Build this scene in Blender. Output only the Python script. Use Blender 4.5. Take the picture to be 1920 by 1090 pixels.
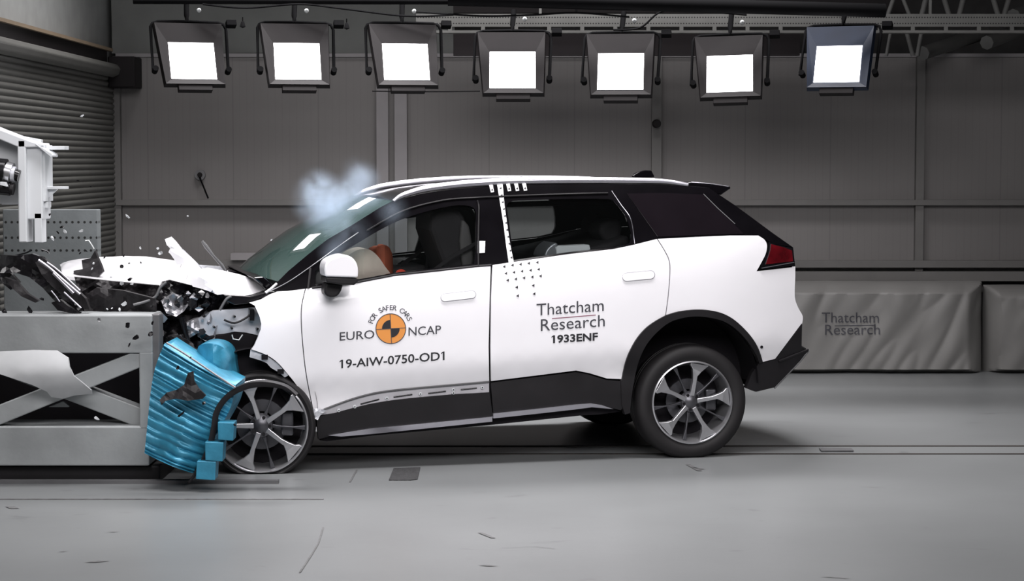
import bpy, bmesh, math, random
from mathutils import Vector, Matrix, noise
from mathutils.geometry import delaunay_2d_cdt
for o in list(bpy.data.objects): bpy.data.objects.remove(o)
R = math.radians
scene = bpy.context.scene
col = scene.collection
# ------------------------------------------------------------------ camera
F = 3865.0; W, H = 1920, 1090; CAMZ = 1.8; HOR = 300.0
TILT = math.atan((H/2-HOR)/F)
cd = bpy.data.cameras.new('camera'); cam = bpy.data.objects.new('camera', cd); col.objects.link(cam)
cam.location = (0, 0, CAMZ); cam.rotation_euler = (math.pi/2-TILT, 0, 0)
cd.sensor_width = 36; cd.lens = F*36/W; cd.clip_end = 100
scene.camera = cam
# ------------------------------------------------------------------ world, exposure, lights
w = bpy.data.worlds.new('world'); scene.world = w; w.use_nodes = True
w.node_tree.nodes['Background'].inputs[0].default_value = (0.75, 0.85, 1.0, 1)
w.node_tree.nodes['Background'].inputs[1].default_value = 0.03
scene.view_settings.view_transform = 'Standard'; scene.view_settings.look = 'None'
scene.view_settings.exposure = 0.0; scene.view_settings.gamma = 1.0
def area(name, loc, target, sx, sy, power, color=(1, .97, .98), spread=180):
    l = bpy.data.lights.new(name, 'AREA'); l.shape = 'RECTANGLE'; l.size = sx; l.size_y = sy
    l.energy = power; l.color = color; l.spread = R(spread)
    o = bpy.data.objects.new(name, l); col.objects.link(o); o.location = loc
    o.rotation_euler = (Vector(target)-Vector(loc)).to_track_quat('-Z', 'Y').to_euler()
    return o
area('ceiling_light_bank', (-1.9, 4.4, 5.0), (-.8, 12, .9), 4.4, 2.4, 112, spread=100)
area('ceiling_light_bank', (2.1, 4.4, 5.0), (.9, 12, .9), 4.4, 2.4, 100, spread=100)
area('ceiling_light_bank', (-.4, 10.9, 5.6), (-.4, 10.9, 0), 6.0, .9, 250, spread=120)
area('ceiling_light_bank', (-.2, 15.0, 5.6), (-.2, 14.6, 0), 4.5, 1.2, 310, spread=100)
# ------------------------------------------------------------------ measuring helpers (pixel of the photograph -> point on a real plane)
CT, ST = math.cos(TILT), math.sin(TILT)
def ray(px, py):
    x = (px-W/2)/F; y = -(py-H/2)/F
    return Vector((x, CT + y*ST, -ST + y*CT))
def P(px, py, Y):
    r = ray(px, py); t = Y/r.y
    return Vector((r.x*t, Y, CAMZ+r.z*t))
def G(px, py, z=0.0):
    r = ray(px, py); t = (z-CAMZ)/r.z
    return Vector((r.x*t, r.y*t, z))
TH = R(14.0); c_, s_ = math.cos(TH), math.sin(TH)
FW = P(489, 800, 11.75)
ORG = Vector((FW.x, FW.y, 0)) + 0.91*Vector((-s_, c_, 0))
def to_local(p):
    d = p-ORG; return Vector((d.x*c_+d.y*s_, -d.x*s_+d.y*c_, p.z))
def K(px, py, v):
    r = ray(px, py); o = to_local(Vector((0, 0, CAMZ)))
    d = Vector((r.x*c_+r.y*s_, -r.x*s_+r.y*c_, r.z))
    t = (v-o.y)/d.y
    return o+d*t
def lerp_tab(t, tab):
    if t <= tab[0][0]: return tab[0][1]
    for (a, fa), (b, fb) in zip(tab, tab[1:]):
        if t <= b:
            k = (t-a)/(b-a); k = k*k*(3-2*k)*.35 + k*.65
            return fa+(fb-fa)*k
    return tab[-1][1]
LOW = [(0.0, .80), (.17, .87), (.22, .885), (.34, .895), (.42, .892), (.475, .925), (.52, .937), (.62, .940), (.72, .943), (.82, .943), (.90, .936), (.95, .925), (1.0, .905)]
def skin(u, z):
    zb = 1.03+.118*u
    if z < zb: wv = lerp_tab(z/zb, LOW)
    else:
        d = z-zb; wv = .905-.36*d-.22*d*d
    if u > 2.7: wv -= .22*(u-2.7)**2
    if u < 0: wv -= .10*u*u
    return wv
def hit(px, py, off=0.0):
    v = -.93
    for _ in range(9):
        p = K(px, py, v); v = -skin(p.x, p.z)-off
    p = K(px, py, v)
    return p
# ------------------------------------------------------------------ materials
MATS = {}
def mat(name, colr, rough=.5, metal=0.0, var=.08, scale=6, bump=0.0, bscale=40, coat=0.0, spec=.5):
    if name in MATS: return MATS[name]
    m = bpy.data.materials.new(name); m.use_nodes = True; nt = m.node_tree; b = nt.nodes['Principled BSDF']
    tc = nt.nodes.new('ShaderNodeTexCoord'); n = nt.nodes.new('ShaderNodeTexNoise')
    n.inputs['Scale'].default_value = scale; n.inputs['Detail'].default_value = 5
    nt.links.new(tc.outputs['Object'], n.inputs['Vector'])
    r = nt.nodes.new('ShaderNodeValToRGB')
    lo = [max(0, c*(1-var)) for c in colr]; hi = [min(1, c*(1+var)) for c in colr]
    r.color_ramp.elements[0].position = .3; r.color_ramp.elements[0].color = (*lo, 1)
    r.color_ramp.elements[1].position = .7; r.color_ramp.elements[1].color = (*hi, 1)
    nt.links.new(n.outputs['Fac'], r.inputs['Fac']); nt.links.new(r.outputs['Color'], b.inputs['Base Color'])
    b.inputs['Roughness'].default_value = rough; b.inputs['Metallic'].default_value = metal
    b.inputs['Coat Weight'].default_value = coat; b.inputs['Coat Roughness'].default_value = .04
    b.inputs['Specular IOR Level'].default_value = spec
    if bump:
        n2 = nt.nodes.new('ShaderNodeTexNoise'); n2.inputs['Scale'].default_value = bscale; n2.inputs['Detail'].default_value = 4
        nt.links.new(tc.outputs['Object'], n2.inputs['Vector'])
        bp = nt.nodes.new('ShaderNodeBump'); bp.inputs['Strength'].default_value = bump; bp.inputs['Distance'].default_value = .02
        nt.links.new(n2.outputs['Fac'], bp.inputs['Height']); nt.links.new(bp.outputs['Normal'], b.inputs['Normal'])
    MATS[name] = m; return m
def glass(name, tint, alpha, rough=.02):
    m = bpy.data.materials.new(name); m.use_nodes = True; nt = m.node_tree
    for n in list(nt.nodes): nt.nodes.remove(n)
    out = nt.nodes.new('ShaderNodeOutputMaterial'); tr = nt.nodes.new('ShaderNodeBsdfTransparent'); pb = nt.nodes.new('ShaderNodeBsdfPrincipled')
    pb.inputs['Base Color'].default_value = (*tint, 1); pb.inputs['Roughness'].default_value = rough
    tr.inputs['Color'].default_value = (*[min(1, .72+.28*c/max(tint)) for c in tint], 1)
    gl = nt.nodes.new('ShaderNodeBsdfGlossy'); gl.inputs['Roughness'].default_value = rough
    mx = nt.nodes.new('ShaderNodeMixShader'); mx.inputs[0].default_value = alpha
    nt.links.new(tr.outputs[0], mx.inputs[1]); nt.links.new(pb.outputs[0], mx.inputs[2])
    fr = nt.nodes.new('ShaderNodeFresnel'); fr.inputs['IOR'].default_value = 1.5
    mx2 = nt.nodes.new('ShaderNodeMixShader'); nt.links.new(fr.outputs[0], mx2.inputs[0])
    nt.links.new(mx.outputs[0], mx2.inputs[1]); nt.links.new(gl.outputs[0], mx2.inputs[2])
    nt.links.new(mx2.outputs[0], out.inputs[0]); MATS[name] = m; return m
M_white = mat('white_car_paint', (.86, .85, .88), .32, var=.01, coat=.6)
M_inner = mat('bare_white_metal', (.55, .56, .60), .35, .2, var=.12)
M_gloss = mat('gloss_black_paint', (.004, .0035, .0045), .10, var=.2, spec=.35)
M_clad = mat('black_plastic_cladding', (.010, .009, .0105), .5, var=.15, bump=.05, bscale=300, spec=.3)
M_dark = mat('dark_liner', (.007, .006, .008), .8, var=.2, spec=.2)
M_tire = mat('tyre_rubber', (.013, .012, .013), .6, var=.15, spec=.3)
M_rim = mat('machined_alloy', (.50, .50, .52), .30, .85, var=.06)
M_rimd = mat('dark_alloy', (.10, .10, .11), .35, .7, var=.1)
M_chrome = mat('chrome_strip', (.50, .49, .54), .28, .9, var=.05)
M_silver = mat('silver_metal', (.30, .30, .32), .38, .6, var=.15, scale=14)
M_crush = mat('crushed_black_plastic', (.006, .0055, .007), .22, var=.5, scale=20, spec=.5)
M_crush2 = mat('scuffed_dark_metal', (.016, .0145, .016), .5, .0, var=.4, scale=15, bump=.15, bscale=30, spec=.25)
M_seat = mat('dark_seat_fabric', (.020, .016, .018), .8, var=.2)
M_seatl = mat('grey_seat_side', (.10, .09, .09), .7, var=.1)
M_air = mat('cream_airbag_cloth', (.86, .69, .60), .8, var=.06, bump=.1, bscale=20)
M_dummy = mat('orange_brown_dummy_skin', (.42, .10, .05), .6, var=.15)
M_orange = mat('bright_orange_tape', (.9, .07, .03), .5, var=.05)
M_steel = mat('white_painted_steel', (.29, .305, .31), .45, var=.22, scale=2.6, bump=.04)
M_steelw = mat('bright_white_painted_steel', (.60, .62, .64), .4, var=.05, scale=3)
M_block = mat('grey_concrete_block', (.15, .165, .17), .8, var=.12, scale=5, bump=.1)
M_blue = mat('cyan_blue_aluminium_skin', (.035, .23, .36), .38, .2, var=.22, scale=9, bump=.15, bscale=30)
M_ink = mat('dark_grey_ink', (.045, .045, .055), .6, var=.05)
M_inkb = mat('black_ink', (.012, .012, .016), .6, var=.05)
M_amber = mat('amber_ink', (.72, .28, .06), .5, var=.03)
M_redl = mat('red_lamp_plastic', (.085, .003, .006), .12, var=.5, scale=12, coat=.5)
M_lampb = mat('black_lamp_housing', (.0045, .003, .0036), .6, var=.15, spec=.2)
M_galv = mat('galvanised_steel', (.13, .13, .135), .5, .4, var=.15)
M_truss = mat('dim_painted_truss', (.09, .09, .087), .7, var=.1)
M_tarp = mat('off_white_tarpaulin', (.13, .135, .13), .75, var=.06, bump=.1, bscale=5)
M_shut = mat('grey_beige_shutter', (.085, .085, .078), .55, var=.06)
M_cable = mat('black_cable', (.003, .003, .0035), .9, var=.1, spec=.08)
M_wire = mat('pale_clear_plastic', (.5, .52, .52), .3, var=.1)
G_wind = glass('green_windscreen_glass', (.10, .17, .155), .5)
G_side = glass('side_window_glass', (.006, .0066, .0066), .12)
G_dark = mat('dark_privacy_glass', (.008, .006, .008), .10, var=.1, coat=.3)
def emat(name, colr, st):
    m = bpy.data.materials.new(name); m.use_nodes = True; nt = m.node_tree; b = nt.nodes['Principled BSDF']
    b.inputs['Base Color'].default_value = (*colr, 1)
    b.inputs['Emission Color'].default_value = (*colr, 1); b.inputs['Emission Strength'].default_value = st
    MATS[name] = m; return m
M_lens = emat('lamp_lens', (1, .98, 1), 6)
# wall panels with vertical seams
def panel_mat(name, colr, pitch, off=0.0):
    m = mat(name, colr, .6, var=.05, scale=1.5); nt = m.node_tree; b = nt.nodes['Principled BSDF']
    tc = nt.nodes.new('ShaderNodeTexCoord'); sp = nt.nodes.new('ShaderNodeSeparateXYZ'); nt.links.new(tc.outputs['Object'], sp.inputs[0])
    def mt(op, a, bval):
        n = nt.nodes.new('ShaderNodeMath'); n.operation = op; nt.links.new(a, n.inputs[0])
        n.inputs[1].default_value = bval; return n.outputs[0]
    f = mt('FRACT', mt('DIVIDE', mt('ADD', sp.outputs[0], off+50*pitch), pitch), 0)
    line = mt('LESS_THAN', f, .011)
    f2 = mt('FRACT', mt('DIVIDE', mt('ADD', sp.outputs[0], 50), pitch/12), 0)
    l2 = mt('MULTIPLY', mt('LESS_THAN', f2, .12), .07)
    s = nt.nodes.new('ShaderNodeMath'); s.operation = 'MAXIMUM'; nt.links.new(mt('MULTIPLY', line, .22), s.inputs[0]); nt.links.new(l2, s.inputs[1])
    mx = nt.nodes.new('ShaderNodeMix'); mx.data_type = 'RGBA'; nt.links.new(s.outputs[0], mx.inputs[0])
    src = b.inputs['Base Color'].links[0].from_socket; nt.links.new(src, mx.inputs[6]); mx.inputs[7].default_value = (.02, .02, .02, 1)
    nt.links.new(mx.outputs[2], b.inputs['Base Color'])
    return m
def holes_on(m, pitch, rows, r):
    nt = m.node_tree; b = nt.nodes['Principled BSDF']
    tc = nt.nodes.new('ShaderNodeTexCoord'); sp = nt.nodes.new('ShaderNodeSeparateXYZ'); nt.links.new(tc.outputs['Object'], sp.inputs[0])
    def mt(op, a, c=0.0):
        n = nt.nodes.new('ShaderNodeMath'); n.operation = op
        for i, q in enumerate((a, c)):
            if isinstance(q, (int, float)): n.inputs[i].default_value = q
            else: nt.links.new(q, n.inputs[i])
        return n.outputs[0]
    fx = mt('MULTIPLY', mt('SUBTRACT', mt('FRACT', mt('DIVIDE', mt('ADD', mt('ADD', sp.outputs[0], sp.outputs[1]), 50), pitch)), .5), pitch); acc = None
    for z in rows:
        dz = mt('SUBTRACT', sp.outputs[2], z); d = mt('SQRT', mt('ADD', mt('MULTIPLY', fx, fx), mt('MULTIPLY', dz, dz)))
        l = mt('LESS_THAN', d, r); acc = l if acc is None else mt('ADD', acc, l)
    mx = nt.nodes.new('ShaderNodeMix'); mx.data_type = 'RGBA'; nt.links.new(acc, mx.inputs[0])
    src = b.inputs['Base Color'].links[0].from_socket; nt.links.new(src, mx.inputs[6]); mx.inputs[7].default_value = (.01, .01, .01, 1)
    nt.links.new(mx.outputs[2], b.inputs['Base Color'])
M_wall = panel_mat('insulated_wall_panel', (.150, .142, .139), .735, .2)
# floor
def floor_mat():
    m = mat('painted_concrete_floor', (.165, .172, .175), .36, var=.09, scale=.8, bump=.03, bscale=8); nt = m.node_tree; b = nt.nodes['Principled BSDF']
    tc = nt.nodes.new('ShaderNodeTexCoord')
    n = nt.nodes.new('ShaderNodeTexNoise'); n.inputs['Scale'].default_value = 3.0; n.inputs['Detail'].default_value = 8; n.inputs['Distortion'].default_value = 1.2
    mp = nt.nodes.new('ShaderNodeMapping'); mp.inputs['Scale'].default_value = (.7, 1.5, 1); nt.links.new(tc.outputs['Object'], mp.inputs[0]); nt.links.new(mp.outputs[0], n.inputs['Vector'])
    r = nt.nodes.new('ShaderNodeValToRGB'); r.color_ramp.elements[0].position = .66; r.color_ramp.elements[0].color = (0, 0, 0, 1); r.color_ramp.elements[1].position = .74; r.color_ramp.elements[1].color = (1, 1, 1, 1)
    nt.links.new(n.outputs['Fac'], r.inputs[0])
    ml = nt.nodes.new('ShaderNodeMath'); ml.operation = 'MULTIPLY'; ml.inputs[1].default_value = .35; nt.links.new(r.outputs[0], ml.inputs[0])
    mx = nt.nodes.new('ShaderNodeMix'); mx.data_type = 'RGBA'; nt.links.new(ml.outputs[0], mx.inputs[0])
    src = b.inputs['Base Color'].links[0].from_socket; nt.links.new(src, mx.inputs[6]); mx.inputs[7].default_value = (.05, .05, .052, 1)
    nt.links.new(mx.outputs[2], b.inputs['Base Color']); return m
M_floor = floor_mat()
# ------------------------------------------------------------------ object helpers
def tag(o, label=None, cat=None, group=None, kind=None):
    if label: o['label'] = label
    if cat: o['category'] = cat
    if group: o['group'] = group
    if kind: o['kind'] = kind
    return o
def empty(name, loc=(0, 0, 0), parent=None):
    o = bpy.data.objects.new(name, None); col.objects.link(o); o.location = loc; o.empty_display_size = .1
    if parent: o.parent = parent
    return o
def mesh(name, vs, fs, m, parent=None, smooth=False, bevel=0, solid=0, auto=None):
    me = bpy.data.meshes.new(name); me.from_pydata([tuple(v) for v in vs], [], fs); me.update()
    me.materials.append(m)
    if smooth: me.polygons.foreach_set('use_smooth', [True]*len(me.polygons))
    o = bpy.data.objects.new(name, me); col.objects.link(o)
    if parent: o.parent = parent
    if bevel:
        b = o.modifiers.new('bevel', 'BEVEL'); b.width = bevel; b.segments = 2; b.limit_method = 'ANGLE'; b.angle_limit = R(35)
    if auto is not None:
        bm = bmesh.new(); bm.from_mesh(me)
        bmesh.ops.recalc_face_normals(bm, faces=bm.faces)
        for e in bm.edges:
            if len(e.link_faces) == 2 and e.calc_face_angle(0) > R(auto): e.smooth = False
        bm.to_mesh(me); bm.free()
    return o
def box_v(x0, x1, y0, y1, z0, z1):
    return [(x0, y0, z0), (x1, y0, z0), (x1, y1, z0), (x0, y1, z0), (x0, y0, z1), (x1, y0, z1), (x1, y1, z1), (x0, y1, z1)]
BOXF = [(0, 3, 2, 1), (4, 5, 6, 7), (0, 1, 5, 4), (1, 2, 6, 5), (2, 3, 7, 6), (3, 0, 4, 7)]
def box(name, x0, x1, y0, y1, z0, z1, m, parent=None, bevel=0.0):
    return mesh(name, box_v(x0, x1, y0, y1, z0, z1), BOXF, m, parent, bevel=bevel)
def boxes(name, lst, m, parent=None):
    vs, fs = [], []
    for b in lst:
        k = len(vs); vs += box_v(*b); fs += [tuple(i+k for i in f) for f in BOXF]
    return mesh(name, vs, fs, m, parent)
def tube_vf(pts, r, n=10, closed=False, rr=None, cap=True):
    pts = [Vector(p) for p in pts]; vs, fs = [], []; N = len(pts)
    up = Vector((0, 0, 1))
    for i, p in enumerate(pts):
        a = pts[(i-1) % N] if (closed or i > 0) else p; b = pts[(i+1) % N] if (closed or i < N-1) else p
        d = (b-a).normalized(); s = d.cross(up)
        if s.length < .05: s = d.cross(Vector((0, 1, 0)))
        s.normalize(); t = s.cross(d)
        ri = rr[i] if rr else r
        if not isinstance(ri, tuple): ri = (ri, ri)
        for k in range(n):
            a_ = 2*math.pi*k/n; vs.append(p+s*math.cos(a_)*ri[0]+t*math.sin(a_)*ri[1])
    for i in range(N if closed else N-1):
        for k in range(n):
            a, b = i*n+k, i*n+(k+1) % n; c, d = ((i+1) % N)*n+(k+1) % n, ((i+1) % N)*n+k
            fs.append((a, b, c, d))
    if cap and not closed:
        fs.append(tuple(range(n))[::-1]); fs.append(tuple((N-1)*n+k for k in range(n)))
    return vs, fs
def tube(name, pts, r, m, parent=None, n=10, closed=False, rr=None):
    vs, fs = tube_vf(pts, r, n, closed, rr)
    return mesh(name, vs, fs, m, parent, smooth=True, auto=60)
def catmull(pts, k=6, closed=False):
    out = []; n = len(pts)
    for i in range(n if closed else n-1):
        g = (lambda j: pts[j % n]) if closed else (lambda j: pts[max(0, min(n-1, j))])
        p0, p1, p2, p3 = [Vector(g(j)) for j in (i-1, i, i+1, i+2)]
        for q in range(k):
            t = q/k
            out.append(.5*((2*p1)+(p2-p0)*t+(2*p0-5*p1+4*p2-p3)*t*t+(3*p1-p0-3*p2+p3)*t*t*t))
    if not closed: out.append(Vector(pts[-1]))
    return [tuple(p) for p in out]
S = catmull
def resample(poly, step):
    out = []
    for i, a in enumerate(poly):
        b = poly[(i+1) % len(poly)]; d = math.dist(a, b)
        if d < 1e-6: continue
        n = max(1, int(math.ceil(d/step)))
        for k in range(n): out.append((a[0]+(b[0]-a[0])*k/n, a[1]+(b[1]-a[1])*k/n))
    return out
def inset(poly, d):
    ar = sum(a[0]*b[1]-b[0]*a[1] for a, b in zip(poly, poly[1:]+poly[:1])); sg = 1 if ar > 0 else -1
    n = len(poly); out = []
    for i in range(n):
        a, b, c = Vector(poly[i-1]), Vector(poly[i]), Vector(poly[(i+1) % n])
        e1, e2 = (b-a), (c-b)
        if e1.length < 1e-6 or e2.length < 1e-6: out.append(tuple(b)); continue
        e1.normalize(); e2.normalize()
        n1 = Vector((-e1.y, e1.x))*sg; n2 = Vector((-e2.y, e2.x))*sg; m = n1+n2
        if m.length < .2: out.append(tuple(b)); continue
        m.normalize(); k = d/max(.5, m.dot(n1)); out.append(tuple(b+m*k))
    return out
def inside(p, poly):
    x, y = p; r = False; n = len(poly); j = n-1
    for i in range(n):
        xi, yi = poly[i]; xj, yj = poly[j]
        if (yi > y) != (yj > y) and x < (xj-xi)*(y-yi)/(yj-yi)+xi: r = not r
        j = i
    return r
def tri_fill(poly, holes, step):
    """triangulated fill in 2D with interior grid points"""
    vs = [Vector(p) for p in poly]; es = [(i, (i+1) % len(poly)) for i in range(len(poly))]
    for h in holes:
        k = len(vs); vs += [Vector(p) for p in h]; es += [(k+i, k+(i+1) % len(h)) for i in range(len(h))]
    xs = [p[0] for p in poly]; ys = [p[1] for p in poly]
    x = min(xs)+step/2; row = 0
    while x < max(xs):
        y = min(ys)+step/2+(step/2 if row % 2 else 0)
        while y < max(ys):
            p = (x+.01*step, y+.013*step)
            if inside(p, poly) and not any(inside(p, h) for h in holes):
                if min((Vector(p)-q).length for q in vs[:sum([len(poly)]+[len(h) for h in holes])]) > step*.45: vs.append(Vector(p))
            y += step
        x += step*.87; row += 1
    r = delaunay_2d_cdt(vs, es, [], 0, 1e-5)
    ov, of = r[0], r[2]; keep = []
    for f in of:
        c = sum((ov[i] for i in f), Vector((0, 0)))/len(f)
        e1, e2 = ov[f[1]]-ov[f[0]], ov[f[2]]-ov[f[0]]
        if abs(e1.x*e2.y-e1.y*e2.x) < .5: continue
        if inside(c, poly) and not any(inside(c, h) for h in holes): keep.append(tuple(f))
    return [tuple(v) for v in ov], keep
def thick(vs, fs, dv):
    """close a sheet by a second copy moved by dv(v) and side walls"""
    n = len(vs); vs2 = [Vector(v)+dv(v) for v in vs]
    cnt = {}
    for f in fs:
        for a, b in zip(f, f[1:]+f[:1]): cnt[(a, b)] = cnt.get((a, b), 0)+1
    out = list(fs)+[tuple(i+n for i in reversed(f)) for f in fs]
    for (a, b) in list(cnt):
        if (b, a) not in cnt: out.append((b, a, a+n, b+n))
    return [Vector(v) for v in vs]+vs2, out
def orient(vs, fs, d):
    """make the faces look along -d"""
    s = 0
    for f in fs[:60]:
        a, b, c = [Vector(vs[i]) for i in f[:3]]; s += (b-a).cross(c-a).dot(d)
    return [tuple(reversed(f)) for f in fs] if s > 0 else fs
def patch(name, poly, m, parent, off=0.0, th=.02, holes=(), gap=.9, step=22, twin=True, twin_name=None):
    """body panel: outline measured on the photo, laid on the body's curved skin, with real thickness; its twin on the far side"""
    poly = inset(resample(poly, 12), gap) if gap else resample(poly, 12)
    hs = [resample(h, 12) for h in holes]
    v2, fs = tri_fill(poly, hs, step)
    vs = [hit(x, y, off) for x, y in v2]
    fs = orient(vs, fs, Vector((0, 1, 0)))
    vs3, fs3 = thick(vs, fs, lambda v: Vector((0, th, 0)))
    o = mesh(name, vs3, fs3, m, parent, smooth=True, auto=40)
    if twin:
        vm = [Vector((v[0], -v[1], v[2])) for v in vs3]; fm = [tuple(reversed(f)) for f in fs3]
        mesh(twin_name or name, vm, fm, m, parent, smooth=True, auto=40)
    return o
def slab(name, poly, v0, v1, m, parent, bevel=.008, conv=None):
    """solid whose side outline is measured at v0, running across the car to v1 (car coordinates)"""
    a = [K(x, y, v0) for x, y in poly]; n = len(a)
    b = [Vector((p.x, v1, p.z)) for p in a]
    fs = [tuple(range(n)), tuple(range(2*n-1, n-1, -1))]+[(i, i+n, (i+1) % n+n, (i+1) % n) for i in range(n)]
    o = mesh(name, a+b, fs, m, parent, bevel=bevel, auto=40); return o
def slabW(name, poly, Y, d, m, parent=None, bevel=.006):
    a = [P(x, y, Y) for x, y in poly]; n = len(a); b = [p+Vector((0, d, 0)) for p in a]
    fs = [tuple(range(n)), tuple(range(2*n-1, n-1, -1))]+[(i, i+n, (i+1) % n+n, (i+1) % n) for i in range(n)]
    o = mesh(name, a+b, fs, m, parent, bevel=bevel, auto=40)
    return o
def sheet(name, poly, depth, m, parent, th=.012, amp=0.0, seed=0, step=14, fr=7, world=False, smooth=False):
    """bent sheet: depth(px,py) gives its lateral place v (or world Y); amp = crumple"""
    poly = resample(poly, step)
    v2, fs = tri_fill(poly, [], step); vs = []
    for x, y in v2:
        q = P(x, y, 11.5) if world else K(x, y, 0)
        n1 = noise.noise(Vector((q.x*fr+seed*7.1, q.z*fr, seed*3.3)))+.5*noise.noise(Vector((q.x*fr*2.3+seed, q.z*fr*2.3, seed)))
        d = depth(x, y)+n1*amp
        vs.append(P(x, y, d) if world else K(x, y, d))
    fs = orient(vs, fs, Vector((0, 1, 0)))
    vs, fs = thick(vs, fs, lambda v: Vector((0, th, 0)))
    return mesh(name, vs, fs, m, parent, smooth=smooth, auto=35 if smooth else None)
def loft(name, near, m, parent, bulge=(0, 0), n=14, smooth=True, th=(0, 0, -.012), wfun=None):
    """surface across the car between a near-side line and its mirror image"""
    vs, fs = [], []
    for p in near:
        for k in range(n+1):
            t = -1+2*k/n; e = 1-t*t
            vs.append(Vector((p.x+bulge[0]*e, -p.y*t*-1 if False else p.y*(-t), p.z+bulge[1]*e)))
    for i in range(len(near)-1):
        for k in range(n): fs.append((i*(n+1)+k, i*(n+1)+k+1, (i+1)*(n+1)+k+1, (i+1)*(n+1)+k))
    vs, fs = thick(vs, fs, lambda v: Vector(th))
    return mesh(name, vs, fs, m, parent, smooth=smooth, auto=40)
def lathe(name, prof, m, parent, c, axis='y', n=64, fix=None, smooth=True):
    vs, fs = [], []
    for r, a in prof:
        for k in range(n):
            t = 2*math.pi*k/n
            if axis == 'y': v = Vector((c[0]+r*math.cos(t), c[1]+a, c[2]+r*math.sin(t)))
            else: v = Vector((c[0]+r*math.cos(t), c[1]+r*math.sin(t), c[2]+a))
            vs.append(fix(v) if fix else v)
    for i in range(len(prof)-1):
        for k in range(n): fs.append((i*n+k, i*n+(k+1) % n, (i+1)*n+(k+1) % n, (i+1)*n+k))
    return mesh(name, vs, fs, m, parent, smooth=smooth, auto=45)
def text_mesh(s, offset=0.0):
    cu = bpy.data.curves.new('t', 'FONT'); cu.body = s; cu.size = 1; cu.offset = offset; cu.resolution_u = 3; cu.fill_mode = 'FRONT'
    o = bpy.data.objects.new('t', cu); col.objects.link(o); bpy.context.view_layer.update()
    me = bpy.data.meshes.new_from_object(o); bpy.data.objects.remove(o)
    vs = [v.co.copy() for v in me.vertices]; fs = [tuple(p.vertices) for p in me.polygons]
    return vs, fs
def lettering(name, s, x0, x1, y0, y1, cap, m, parent, place, offset=0.0):
    """writing laid on a surface: starts at (x0,y0) and ends at (x1,y1) on the baseline, cap height in photo pixels"""
    vs, fs = text_mesh(s, offset)
    a = min(v.x for v in vs); b = max(v.x for v in vs)
    k = (x1-x0)/(b-a); kh = cap/.69; out = []
    for v in vs:
        px = x0+(v.x-a)*k; py = y0+(y1-y0)*(v.x-a)/(b-a)-v.y*kh
        out.append(place(px, py))
    fs = orient(out, fs, Vector((0, 1, 0)))
    # the serif flag of a leading or closing figure one
    one = text_mesh('1', offset)[0]; w1 = max(v.x for v in one)-min(v.x for v in one)
    for end in (0, 1):
        if s[-end] != '1' if end else s[0] != '1': continue
        xl = (b-w1) if end else a; n0 = len(out)
        for gx, gy in ((xl, .69), (xl, .585), (xl-.13, .50), (xl-.13, .585)): out.append(place(x0+(gx-a)*k, y0+(y1-y0)*(gx-a)/(b-a)-gy*kh))
        fs = fs+[tuple(reversed(f)) for f in orient(out, [(n0, n0+1, n0+2, n0+3)], Vector((0, -1, 0)))]
    o = mesh(name, out, fs, m, parent); return o

# ================================================================== setting
box('floor', -3.6, 7.5, 1.5, 20.2, -.2, 0, M_floor)['kind'] = 'structure'
WY = 17.8
zt = P(960, 106, WY).z
box('wall_back', -3.42, 7.5, WY, WY+.15, 0, zt, M_wall)['kind'] = 'structure'
M_void = mat('dim_upper_wall', (.035, .034, .034), .9, var=.2)  # darkness of the unlit space above the wall is put into this colour
box('wall_back_upper', -3.6, 7.5, 20.0, 20.2, 0, 6.5, M_void)['kind'] = 'structure'
box('ceiling', -3.6, 7.5, 1.5, 20.2, 6.5, 6.7, M_void)['kind'] = 'structure'
box('wall_right', 7.5, 7.7, 1.5, 20.2, -.2, 6.7, M_wall)['kind'] = 'structure'
zl = P(10, 84, 13.7).z
box('wall_left', -3.65, -3.5, 1.5, 20.0, -.2, 6.7, mat('upper_side_wall_sheet', (.30, .31, .305), .7))['kind'] = 'structure'
# wall framing
def trim(n, *b, m=None):
    o = boxes(n, list(b), m or M_trim); o['kind'] = 'structure'; return o
M_trim = mat('wall_rail_paint', (.12, .116, .112), .55, var=.06)
M_post = mat('wall_post_paint', (.20, .19, .195), .55, var=.05)
zg0, zg1 = P(960, 385, WY-.1).z, P(960, 375, WY-.1).z
trim('trim_1', (-3.40, 7.5, WY-.10, WY, zg0, zg1))
def post(n, xa, xb, m=None):
    a, b = P(xa, 300, WY-.07).x, P(xb, 300, WY-.07).x
    return trim(n, (a, b, WY-.07, WY, 0, zt), m=m or M_trim)
post('trim_2', 706, 728, M_post); post('trim_3', 740, 763, M_post)
post('trim_4', 1222, 1240); post('trim_5', 1718, 1733); post('trim_6', 214, 226)
a = P(1490, 492, WY-.12)
zA, zB = P(960, 489, WY-.14).z, P(960, 502, WY-.14).z
trim('trim_7', (-3.40, 7.5, WY-.14, WY, zB, zA))
zA, zB = P(960, 509, WY-.14).z, P(960, 527, WY-.14).z
trim('trim_8', (-3.40, 7.5, WY-.18, WY, zB, zA))
trim('baseboard_back', (-3.40, 7.5, WY-.03, WY, 0, .10))
# top cap of the wall
trim('trim_9', (-3.40, 7.5, WY-.03, WY+.16, zt-.005, zt+.025), m=M_post)
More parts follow.
